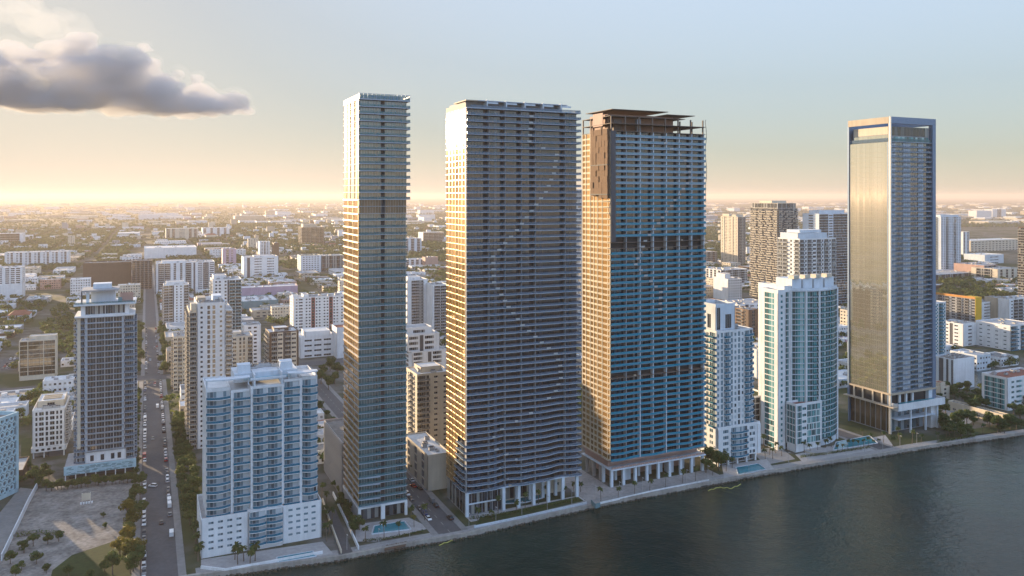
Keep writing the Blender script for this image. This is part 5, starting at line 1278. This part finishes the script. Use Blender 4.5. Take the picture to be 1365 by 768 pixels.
for i in range(26):
    u = 78+i*14.; 
    if 118 < u < 131: continue
    x, y = XY(u, sea_at(u)+5.5); o = empty('street_lamp', (x, y, 0), TH, 'slim grey lamp post on the seawall promenade, {} from the long road'.format(ordinal(i+1)), 'street lamp', 'lamp posts along the promenade')
    for nm, d in (('pole', LPD), ('lamp_head', LHD)):
        c = bpy.data.objects.new(nm, d); COL.objects.link(c); c.parent = o
rails = MB(); U = [80+i*4 for i in range(90)]
for a, c in zip(U[:-1], U[1:]):
    if 117 < a < 130 or 396 < a < 410: continue
    p, q = XY(a, sea_at(a)+1.6), XY(c, sea_at(c)+1.6)
    rails.tube((*p, 1.1), (*q, 1.1), .05, .05, M_UNIT, 4); rails.tube((*p, 0), (*p, 1.1), .05, .05, M_UNIT, 4); rails.tube((*p, .6), (*q, .6), .03, .03, M_UNIT, 4)
tag(rails.obj('promenade_railing'), 'thin metal railing along the top of the seawall', 'railing')
# ================================================================ cars
CARC = {'white': (.75, .75, .75), 'silver': (.42, .43, .45), 'grey': (.15, .155, .16), 'black': (.015, .015, .018), 'dark blue': (.02, .04, .12), 'red': (.45, .02, .015)}
CARM = {}
for k_, c_2 in CARC.items():
    m, t, N, L, p = nt('car_paint_'+k_.replace(' ', '_')); p.inputs['Base Color'].default_value = (*c_2, 1); p.inputs['Roughness'].default_value = .3; p.inputs['Coat Weight'].default_value = .6; CARM[k_] = m
M_TYRE = plain('tyre_rubber', (.02, .02, .02), .9); M_CGL = plain('car_glass', (.015, .018, .022), .05)
def car_meshes(kind):
    b = MB(); g = MB(); m = CARM['white']
    if kind == 'sedan': prof = [(-2.25, .35), (-2.28, .75), (-1.6, .92), (1.0, .95), (2.1, .82), (2.25, .5), (2.2, .33)]; cab = [(-1.75, .9), (-1.15, 1.42), (.45, 1.45), (1.25, .93)]
    elif kind == 'suv': prof = [(-2.25, .4), (-2.3, 1.0), (-1.8, 1.08), (1.2, 1.08), (2.15, .98), (2.3, .6), (2.25, .38)]; cab = [(-2.15, 1.05), (-1.85, 1.72), (.55, 1.76), (1.25, 1.06)]
    else: prof = [(-2.8, .4), (-2.8, 2.4), (1.2, 2.45), (1.25, 1.2), (2.5, 1.1), (2.6, .4)]; cab = [(1.1, 1.15), (1.1, 1.95), (1.5, 1.95), (2.1, 1.15)]
    def ext(mb, pr, w, wt, mat, zt=None):
        k = len(mb.v); n = len(pr); zm = max(z for _, z in pr)
        for s in (1, -1):
            for x, z in pr: mb.v.append((s*(w if z < zm-.2 else wt), x, z))
        q = mb.mat(mat); mb.f.append(tuple(range(k, k+n))); mb.f.append(tuple(k+2*n-1-i for i in range(n))); mb.mi += [q, q]
        for i in range(n):
            j = (i+1) % n; mb.f.append((k+i, k+n+i, k+n+j, k+j)); mb.mi.append(q)
    ext(b, prof, .92, .88, m); ext(g, cab, .84, .68, M_CGL)
    if kind != 'van':
        z = max(z for _, z in cab); xs = [x for x, zz in cab if zz > z-.12]; b.box(-.66, .66, min(xs)+.02, max(xs)-.02, z-.01, z+.05, m)
    wv = MB(); wv.tube((-.11, 0, 0), (.11, 0, 0), .33, .33, M_TYRE, 10)
    l = MB(); l.box(-.2, .2, -.03, .03, -.07, .07, plain('headlight_glass', (.6, .6, .58), .1)); r = MB(); r.box(-.2, .2, -.03, .03, -.07, .07, plain('tail_light_red', (.35, .01, .01), .2))
    return b, g, wv, l, r
CARS = {}
for kd in ('sedan', 'suv', 'van'):
    parts = car_meshes(kd); base = [p.data('car_'+n) for p, n in zip(parts, ('body', 'windows', 'wheel', 'headlight', 'tail_light'))]
    for k_, m in CARM.items():
        me = base[0].copy(); me.materials.clear(); me.materials.append(m); CARS[kd, k_] = (me, *base[1:])
def car(u, v, ang, kd, colr, label, group, far=False):
    X, Y = XY(u, v); o = empty('parked_car' if 'parked' in label else 'car', (X, Y, .035), TH+ang, label, 'van' if kd == 'van' else 'car', group); d = CARS[kd, colr]
    lst = [('body', d[0], (0, 0, 0)), ('windows', d[1], (0, 0, 0))]
    if not far: 
        lst += [('wheel', d[2], (sx*.82, sy, .33)) for sx in (1, -1) for sy in (1.4, -1.4)]
        lst += [('headlight', d[3], (sx*.6, 2.2, .66)) for sx in (1, -1)]+[('tail_light', d[4], (sx*.6, -2.29, .72)) for sx in (1, -1)]
    for nm, me, l in lst:
        c = bpy.data.objects.new(nm, me); COL.objects.link(c); c.parent = o; c.location = l
def pick(): return rnd.choices(['sedan', 'suv', 'van'], [5, 5, .6])[0], rnd.choices(list(CARC), [6, 4, 4, 5, 1, .7])[0]
def carrow(u, v0, v1, step, where, group, ang=0., far=False, skip=.15):
    v = v0; n = 0
    while v < v1:
        if rnd.random() > skip:
            n += 1; kd, c = pick()
            if n > 59: return
            car(u+rnd.uniform(-.15, .15), v, ang+rnd.uniform(-.03, .03), kd, c, '{} {} parked {}, {} up from the bay'.format(c, {'sedan': 'car', 'suv': 'tall car', 'van': 'van'}[kd], where, ordinal(n)), group, far)
        v += step+rnd.uniform(0, .5)
carrow(-1.1, 344, 432, 5.5, 'beside the empty lot', 'cars parked beside the empty lot', pi)
carrow(-1.1, 452, 706, 6.2, 'on the left kerb', 'cars parked on the left kerb', pi, skip=.4, far=True)
carrow(10.1, 384, 706, 5.8, 'on the right kerb', 'cars parked on the right kerb', 0, skip=.3)
carrow(-.4, 742, 1000, 6.5, 'far up the left kerb', 'cars on the far left kerb', pi, far=True, skip=.2)
carrow(9.4, 742, 1000, 6.5, 'far up the right kerb', 'cars on the far right kerb', 0, far=True, skip=.3)
for i, (u, v, a, kd, c, lb) in enumerate([(6.2, 400, 0, 'sedan', 'black', 'black car driving alone on the long road near the bay'), (3, 452, .9, 'suv', 'white', 'white tall car turning across the long road by the patterned podium'), (3.5, 540, pi, 'sedan', 'grey', 'grey car halfway along the long road'), (7, 620, 0, 'van', 'white', 'white van driving up the long road'),
     (6, 700, 0, 'sedan', 'red', 'red car waiting at the crossing of the long road'), (6, 692, 0, 'sedan', 'silver', 'silver car behind the red one at the crossing'), (2, 704, pi, 'sedan', 'black', 'black car at the crossing facing the bay'), (3, 800, pi, 'sedan', 'white', 'white car on the long road past the crossing'), (7, 860, 0, 'suv', 'silver', 'silver tall car far up the long road')]):
    car(u, v, a, kd, c, lb, None)
carrow(128.3, 365, 470, 6.2, 'beside the dark blue tower', 'cars in the street between the towers', 0, skip=.35)
carrow(120.2, 352, 480, 6.4, 'near the slim tower', 'cars on the slim tower side of its street', pi, skip=.3)
car(*GUV(551, 649), .2, 'sedan', 'red', 'bright red car in the street between the slim tower and the cream tower', None)
car(*GUV(600, 692), .1, 'suv', 'black', 'black tall car at the water end of the street beside the dark blue tower', None)
n_ = 0
for r_ in range(5):
    for c_i in range(9):
        if rnd.random() < .25: continue
        u, v = GUV(4, 492); n_ += 1; kd, c = pick()
        car(u+c_i*3.1, v+r_*11, rnd.choice([0, pi]), kd, c, '{} car parked in the open lot at the photo edge, {} of the lot'.format(c, ordinal(n_)), 'cars in the open lot', True)
rect('car_park', GUV(4, 492)[0]-6, GUV(4, 492)[0]+32, GUV(4, 492)[1]-8, GUV(4, 492)[1]+54, .012, M_ASPH)
# ================================================================ the low city
r6 = random.Random(77)
POOLS = [('white', W_WHITE, 6), ('cream', W_CREAM, 3), ('beige', W_BEIGE, 2), ('grey', W_GREY, 1.2), ('lilac', W_PINK, .3), ('pale', W_COOL, 2), ('brown', W_BROWN, .5), ('salmon', W_SALMON, .6)]
ROOFS = [('white', M_ROOFW, 3), ('pale', M_ROOF, 4), ('grey', M_ROOFG, 3), ('red tiled', M_TILE, .7)]
def wpick(L): return r6.choices(L, [x[2] for x in L])[0]
def clear(u0, u1, v0, v1):
    for a, c, d, e in RES:
        if u0 < c and u1 > a and v0 < e and v1 > d: return False
    return True
cells = []
def lots(v_lo, v_hi, ku, kv, um, vm, pr):
    v = v_lo
    while v < v_hi:
        b0, b1 = v+um, v+kv-um
        uc = -ST*0
        umax = 1.0*v+500; k = int(-umax/ku)
        while k*ku < umax:
            a0, a1 = 4+k*ku+um, 4+(k+1)*ku-um; k += 1
            kind = r6.random(); nu = r6.choice([2, 3]) ; nv = r6.choice([3, 4, 5])
            big = r6.random() < (.22 if v < 2500 else .12)
            if big: nu, nv = r6.choice([1, 2]), r6.choice([1, 2, 3])
            green = r6.random() < (.22 if v < 1500 else .38)
            for i in range(nu):
                for j in range(nv):
                    x0 = a0+(a1-a0)*i/nu; x1 = a0+(a1-a0)*(i+1)/nu; y0 = b0+(b1-b0)*j/nv; y1 = b0+(b1-b0)*(j+1)/nv
                    X, Y = XY((x0+x1)/2, (y0+y1)/2)
                    if Y < 420 or abs(X) > .70*Y+60: continue
                    cells.append((x0, x1, y0, y1, X, Y, big, green, r6.random()))
        v += kv
lots(440, 700, 120, 133, 8, 0, 1)
lots(735, 4300, 120, 122, 9, 0, 1)
BL = []; TREEPTS = []
for (x0, x1, y0, y1, X, Y, big, green, q) in cells:
    if (Y < 1400 and q < .9 or q < .8) and not green:
        w = (x1-x0)*r6.uniform(.5, .88); d = (y1-y0)*r6.uniform(.5, .88)
        if Y > 1900 and not big: w *= .7; d *= .7
        u = x0+r6.uniform(.1, .9)*(x1-x0-w); v = y0+r6.uniform(.1, .9)*(y1-y0-d)
        if not clear(u, u+w, v, v+d): continue
        if not clear(u, u+w, v, v+d): continue
        s = r6.random(); h = r6.uniform(4, 8)
        if s < .13: h = r6.uniform(9, 17)
        if s < .035: h = r6.uniform(18, 34)
        if big: h = r6.uniform(7, 13)
        if Y < 760: h = min(h, 13)
        BL.append((u, v, w, d, h, wpick(POOLS), wpick(ROOFS), Y))
        for _ in range(7 if Y < 1500 else 7):
            TREEPTS.append((r6.uniform(x0, x1), r6.choice([y0, y1])+r6.uniform(-3, 3)))
    else:
        if clear(x0, x1, y0, y1):
            for _ in range(int((x1-x0)*(y1-y0)/(75 if green or Y > 1500 else 100))): TREEPTS.append((r6.uniform(x0, x1), r6.uniform(y0, y1)))
def occluded(X, Y):
    px = CX+F*X/Y
    return (462 < px < 540) or (600 < px < 763) or (782 < px < 932 and Y > 440) or (1136 < px < 1240 and Y > 520)
BH = [b_ for b_ in BL if occluded(*XY(b_[0]+b_[2]/2, b_[1]))]
BL = [b_ for b_ in BL if not occluded(*XY(b_[0]+b_[2]/2, b_[1]))]
BL.sort(key=lambda b_: -(b_[2]*b_[4]+b_[2]*b_[3]*100/b_[7])/b_[7]**2*(1 if XY(b_[0], b_[1])[1] > 0 else 0))
LM = [(20, 375, 'the yellow striped block'), (140, 365, 'the rust netted building'), (245, 365, 'the wide striped block'), (235, 410, 'the white tower by the road'), (300, 420, 'the dark-striped white tower'), (378, 480, 'the dark brown and cream block'), (425, 420, 'the red striped block'), (425, 460, 'the white angled hall'),
      (346, 352, 'the white office block'), (350, 330, 'the half golden tower'), (358, 388, 'the lilac warehouse'), (346, 405, 'the teal warehouse'), (412, 312, 'the distant brown office block'), (425, 350, 'the planted roof block'), (226, 338, 'the white-roofed warehouse'), (50, 345, 'the long pale block'), (15, 318, 'the dark-fronted long building'),
      (50, 480, 'the bronze glass office block'), (70, 570, 'the white eight-storey block'), (568, 390, 'the white blocks in the gap'), (575, 440, 'the white terraced block'), (568, 540, 'the cream tower'), (575, 318, 'the pale slab in the gap'), (975, 320, 'the ribbed beige tower'), (1028, 340, 'the brown staggered tower'), (1075, 350, 'the cream and white tower'),
      (980, 385, 'the round-ribbed white block'), (990, 430, 'the orange and brown block'), (1015, 550, 'the white banded garage'), (1265, 330, 'the blue-grey gridded tower'), (1288, 325, 'the small striped tower'), (1275, 410, 'the yellow-ended block'), (1285, 445, 'the golden-sided white block'), (1330, 328, 'the long sunlit building'), (1345, 367, 'the pillared front building'),
      (1275, 370, 'the grey-roofed hall'), (1322, 285, 'the far white blocks'), (1335, 450, 'the slot window block'), (1285, 498, 'the slit window block'), (1345, 525, 'the aqua glass wall block'), (1360, 350, 'the brown banded tower'), (200, 520, 'the slender balcony tower'), (270, 300, 'the hazy bay-striped block'), (1345, 412, 'the gridded white block')]
used_l = {}
def blabel(u, v, w, d, h, wc, rc, Y):
    X, YY = XY(u+w/2, v); px = CX+F*X/YY; py = HY+F*(CAMH-h)/YY
    L = min(LM, key=lambda l: abs(l[0]-px)+1.6*abs(l[1]-py)); dx, dy = px-L[0], py-L[1]
    if dy < -abs(dx)*.35: rel = 'beyond'
    elif dy > abs(dx)*.35: rel = 'in front of'
    else: rel = 'right of' if dx > 0 else 'left of'
    sz = ('tall' if h > 17 else 'mid-height' if h > 9 else 'wide low' if w > 50 else 'small low' if w < 16 else 'low')
    return '{} {} {}-roofed building {} {}'.format(sz, wc[0], rc[0].replace('red tiled', 'red'), rel, L[2])
rr6 = random.Random(5)
def house(b, u, v, w, d, h, wc, rc, Y, full=True):
    """walls, parapet, roof, recessed window bands and roof plant"""
    P = lambda a, c: XY(u+a, v+c)
    def bx(a, c, e, f, z0, z1, m):
        k = len(b.v); q = b.mat(m); pts = [P(a, e), P(c, e), P(c, f), P(a, f)]
        b.v += [(*p, z0) for p in pts]+[(*p, z1) for p in pts]
        b.f += [(k+4,k+5,k+6,k+7),(k,k+1,k+5,k+4),(k+1,k+2,k+6,k+5),(k+2,k+3,k+7,k+6),(k+3,k,k+4,k+7)]; b.mi += [q]*5
    bx(0, w, 0, d, 0, h, wc[1])
    if rc[0] == 'red tiled' and w < 45 and h < 12:
        k = len(b.v); q = b.mat(rc[1]); g = min(w, d)*.22
        b.v += [(*P(-.5, -.5), h), (*P(w+.5, -.5), h), (*P(w+.5, d+.5), h), (*P(-.5, d+.5), h), (*P(w*.25, d/2), h+g), (*P(w*.75, d/2), h+g)]
        b.f += [(k, k+1, k+5, k+4), (k+1, k+2, k+5), (k+2, k+3, k+4, k+5), (k+3, k, k+4)]; b.mi += [q]*4
    else:
        bx(.5, w-.5, .5, d-.5, h, h+.04, rc[1])
        for a, c, e, f in ((0, w, 0, .4), (0, w, d-.4, d), (0, .4, .4, d-.4), (w-.4, w, .4, d-.4)): bx(a, c, e, f, h+.001, h+.7, wc[1])
        for _ in range(rr6.randint(1, 5) if full else rr6.randint(0, 2)):
            a, e = rr6.uniform(.1, .75)*w, rr6.uniform(.1, .75)*d; s = rr6.uniform(1.5, 4); bx(a, a+s, e, e+s*.8, h+.041, h+rr6.uniform(1, 2.4), rr6.choice([M_UNIT, W_WHITE, W_GREY]))
    if Y < 2600:
        nf = max(1, int(h/3.4)); q = b.mat(GL)
        for f_ in range(nf):
            z = h*(f_+.3)/nf
            for face, L in ((0, w), (1, d)):
                st = 3.2 if Y < 1500 else 6; n = int(L/st)
                for i in range(n):
                    if rr6.random() < .12: continue
                    a = L*(i+.22)/n; c = L*(i+.72)/n; k = len(b.v); zz = z+1.5
                    if face == 0: p1, p2 = P(a, -.04), P(c, -.04)
                    else: p1, p2 = P(-.04, c), P(-.04, a)
                    b.v += [(*p1, z), (*p2, z), (*p2, zz), (*p1, zz)]; b.f.append((k, k+1, k+2, k+3)); b.mi.append(q)
groups6 = {}
for b_ in BL[:290]:
    mb = MB(); u, v, w, d, h, wc, rc, Y = b_; house(mb, *b_); X0, Y0 = XY(u, v)
    mb.v = [(x-X0, y-Y0, z) for x, y, z in mb.v]; o = mb.obj('city_building'); o.location = (X0, Y0, 0)
    l = blabel(*b_); tag(o, l, 'building', l.replace('building', 'buildings'))
far = MB()
for b_ in BL[290:]+BH: house(far, *b_, full=b_[7] < 1600)
# larger flat roofs out to the horizon
for i in range(900):
    Y = 4200+r6.random()**1.3*12000; X = r6.uniform(-.7, .7)*Y; u, v = UV(X, Y); w = r6.uniform(40, 170); d = r6.uniform(40, 120)
    house(far, u, v, w, d, r6.choice([8, 10, 12, 14, 30 if r6.random() < .3 else 12]), wpick(POOLS), wpick(ROOFS[:3]), 9999, False)
tag(far.obj('distant_buildings'), 'countless low roofs of the far city fading into the haze', 'distant buildings', kind='stuff')
# trees between the roofs: the nearest as trees, the rest as one mass
TREEPTS = [(u, v, XY(u, v)) for u, v in TREEPTS]
bb = [(b_[0], b_[0]+b_[2], b_[1], b_[1]+b_[3]) for b_ in BL+BH]
from collections import defaultdict
gridb = defaultdict(list)
for q in bb:
    for gu in range(int(q[0]//60), int(q[1]//60)+1):
        for gv in range(int(q[2]//60), int(q[3]//60)+1): gridb[gu, gv].append(q)
def inb(u, v): return any(a-1 < u < c+1 and e-1 < v < f+1 for a, c, e, f in gridb[int(u//60), int(v//60)])
TREEPTS = [t for t in TREEPTS if not inb(t[0], t[1]) and clear(t[0]-1, t[0]+1, t[1]-1, t[1]+1)]
TREEPTS.sort(key=lambda t: t[2][1])
nnear = max(0, 296-sum(1 for o in COL.objects if o.get('category') == 'tree'))
TREEPTS.sort(key=lambda t: (occluded(*t[2]), t[2][1]))
for u, v, (X, Y) in TREEPTS[:nnear]:
    px = CX+F*X/Y; py = HY+F*(CAMH-5)/Y; L = min(LM, key=lambda l: abs(l[0]-px)+1.6*abs(l[1]-py)); dx, dy = px-L[0], py-L[1]
    rel = 'beyond' if dy < -abs(dx)*.35 else 'in front of' if dy > abs(dx)*.35 else 'right of' if dx > 0 else 'left of'
    l = 'round green tree among the low roofs {} {}'.format(rel, L[2]); plant('city_tree', u, v, rnd.uniform(.6, 1.1), l, l.replace('tree', 'trees'))
def blob(seed):
    r = random.Random(seed); b = MB()
    for k in range(4): leaves(b, r, (r.uniform(-1.8, 1.8), r.uniform(-1.8, 1.8), r.uniform(3.2, 5.4)), 2., 15, .85, LEAF, (1, 1, .75), .6)
    return b
def blob2(seed):
    r = random.Random(seed); b = MB(); leaves(b, r, (0, 0, 4), 4.2, 13, 2., LEAF, (1, 1, .6), .7); return b
def mass(name, pts, protos, label):
    """many tree crowns as one mesh, tiled with numpy"""
    V, Fq = [], []; off = 0
    PV = [(np.array(p.v), np.array(p.f)) for p in protos]; rg = np.random.default_rng(3)
    for u, v, (X, Y) in pts:
        pv, pf = PV[rg.integers(len(PV))]; a = rg.uniform(0, 6.28); s = rg.uniform(.9, 1.6); c, d = cos(a)*s, sin(a)*s
        q = np.empty_like(pv); q[:, 0] = c*pv[:, 0]-d*pv[:, 1]+X; q[:, 1] = d*pv[:, 0]+c*pv[:, 1]+Y; q[:, 2] = pv[:, 2]*s
        V.append(q); Fq.append(pf+off); off += len(pv)
    V = np.concatenate(V); Fq = np.concatenate(Fq); me = bpy.data.meshes.new(name)
    me.vertices.add(len(V)); me.vertices.foreach_set('co', V.ravel()); n = len(Fq)
    me.loops.add(n*4); me.loops.foreach_set('vertex_index', Fq.ravel().astype(np.int32)); me.polygons.add(n)
    me.polygons.foreach_set('loop_start', np.arange(n, dtype=np.int32)*4); me.polygons.foreach_set('loop_total', np.full(n, 4, dtype=np.int32)); me.update(); me.materials.append(LEAF)
    o = bpy.data.objects.new(name, me); COL.objects.link(o); tag(o, label, 'trees', kind='stuff')
rest = TREEPTS[nnear:]
mass('city_treetops', [t for t in rest if t[2][1] < 1700], [blob(i) for i in range(5)], 'dense green treetops between the roofs of the low city')
ft = [t for t in rest if t[2][1] >= 1700]
for i in range(16000):
    Y = 3800+r6.random()**1.5*7000; X = r6.uniform(-.7, .7)*Y; ft.append((0, 0, (X, Y)))
mass('far_treetops', ft, [blob2(i) for i in range(5)], 'far dark belt of treetops below the horizon')
# ================================================================ evening cloud bank, a real volume far beyond the haze
def cloud(label, puffs, dens, seed, vox=55., disp=150., zfloor=None, col=(.97, .97, .97)):
    r = random.Random(seed); V, Fc = [], []
    import bmesh
    bm = bmesh.new()
    for (x, y, z, rx, ry, rz) in puffs:
        m = Matrix.Translation((x, y, z)) @ Matrix.Diagonal((rx, ry, rz, 1)); bmesh.ops.create_icosphere(bm, subdivisions=3, radius=1, matrix=m)
    for v in bm.verts:
        zf = zfloor(v.co.x) if zfloor else -1e9
        if v.co.z < zf: v.co.z = zf-(zf-v.co.z)*.06
    me = bpy.data.meshes.new('cloud'); bm.to_mesh(me); bm.free()
    o = bpy.data.objects.new('cloud', me); COL.objects.link(o)
    rm = o.modifiers.new('r', 'REMESH'); rm.mode = 'VOXEL'; rm.voxel_size = vox
    for k, (sz, st) in enumerate(((520, disp), (210, disp*.7), (90, disp*.42))):
        tx = bpy.data.textures.new('cloud_noise', 'CLOUDS'); tx.noise_scale = sz; tx.noise_depth = 3
        dm = o.modifiers.new('d', 'DISPLACE'); dm.texture = tx; dm.strength = st; dm.mid_level = .5; dm.texture_coords = 'LOCAL'
    r2 = o.modifiers.new('r2', 'REMESH'); r2.mode = 'VOXEL'; r2.voxel_size = vox*.8
    m = bpy.data.materials.new('cloud_vapour'); m.use_nodes = True; t = m.node_tree; t.nodes.remove(t.nodes['Principled BSDF'])
    pv = t.nodes.new('ShaderNodeVolumePrincipled'); pv.inputs['Color'].default_value = (*col, 1); pv.inputs['Density'].default_value = dens; pv.inputs['Anisotropy'].default_value = .05
    t.links.new(pv.outputs[0], t.nodes['Material Output'].inputs['Volume']); me.materials.append(m)
    tag(o, label, 'cloud', kind='stuff'); return o
r7 = random.Random(4)
def at9(px, py, Y=9000.): return ((px-CX)/F*Y, Y, CAMH+(HY-py)/F*Y)
P7 = []
top = {-120: 62, -40: 58, 30: 52, 90: 46, 125: 42, 150: 55, 180: 56, 210: 62, 222: 88, 245: 100, 280: 112, 315: 118, 332: 124}
for i in range(230):
    px = r7.uniform(-130, 322); tp = interp(top, px); bt = interp({-130: 138, 60: 146, 200: 152, 330: 150}, px)
    py = tp+14+(bt-tp-14)*r7.random()**.8; rr = r7.uniform(45, 135)*(.55+.45*(bt-tp)/100)
    if py-rr/8.57 < tp: py = tp+rr/8.57
    x, y, z = at9(px, py, 9000+r7.uniform(-450, 450)); P7.append((x, y, z, rr*2.1, rr*1.8, rr*.85))
for px, py, q in [(205, 66, 60), (190, 62, 70), (120, 52, 90), (100, 52, 90), (312, 124, 60), (325, 128, 55), (234, 98, 60), (262, 104, 60), (60, 60, 100), (20, 64, 110)]:
    x, y, z = at9(px, py); P7.append((x, y, z, q*1.3, q*1.5, q*.9))
ZF = lambda x: CAMH+(HY-interp({-130: 136, 60: 145, 200: 151, 340: 150}, x/9000*F+CX))/F*9000
cloud('soft torn outer vapour of the dark cloud bank', [(x, y, z+25, a*1.12, b_*1.1, c*1.12) for x, y, z, a, b_, c in P7], .00035, 2, vox=48, disp=260, col=(.86, .85, .86), zfloor=lambda x: ZF(x)-25)
cloud('dark grey cloud bank with a bright rim, low over the city', [(x, y, z-8, a*1., b_*1., c*.92) for x, y, z, a, b_, c in P7], .0036, 3, vox=42, disp=190, col=(.80, .79, .82), zfloor=ZF)
P8 = []
for i in range(60):
    px = r7.uniform(-160, 118); tp = interp({-160: -60, 0: -20, 60: -5, 85: 8, 118: 26}, px); py = r7.uniform(tp+8, 36); rr = r7.uniform(90, 190)*(1 if px < 60 else .6)
    x, y, z = at9(px, py, 10500+r7.uniform(-500, 500)); P8.append((x, y, z, rr*1.3, rr*1.3, rr*.8))
cloud('soft white sunlit cloud above the dark bank', P8, .0003, 5, disp=380, col=(.93, .92, .91))
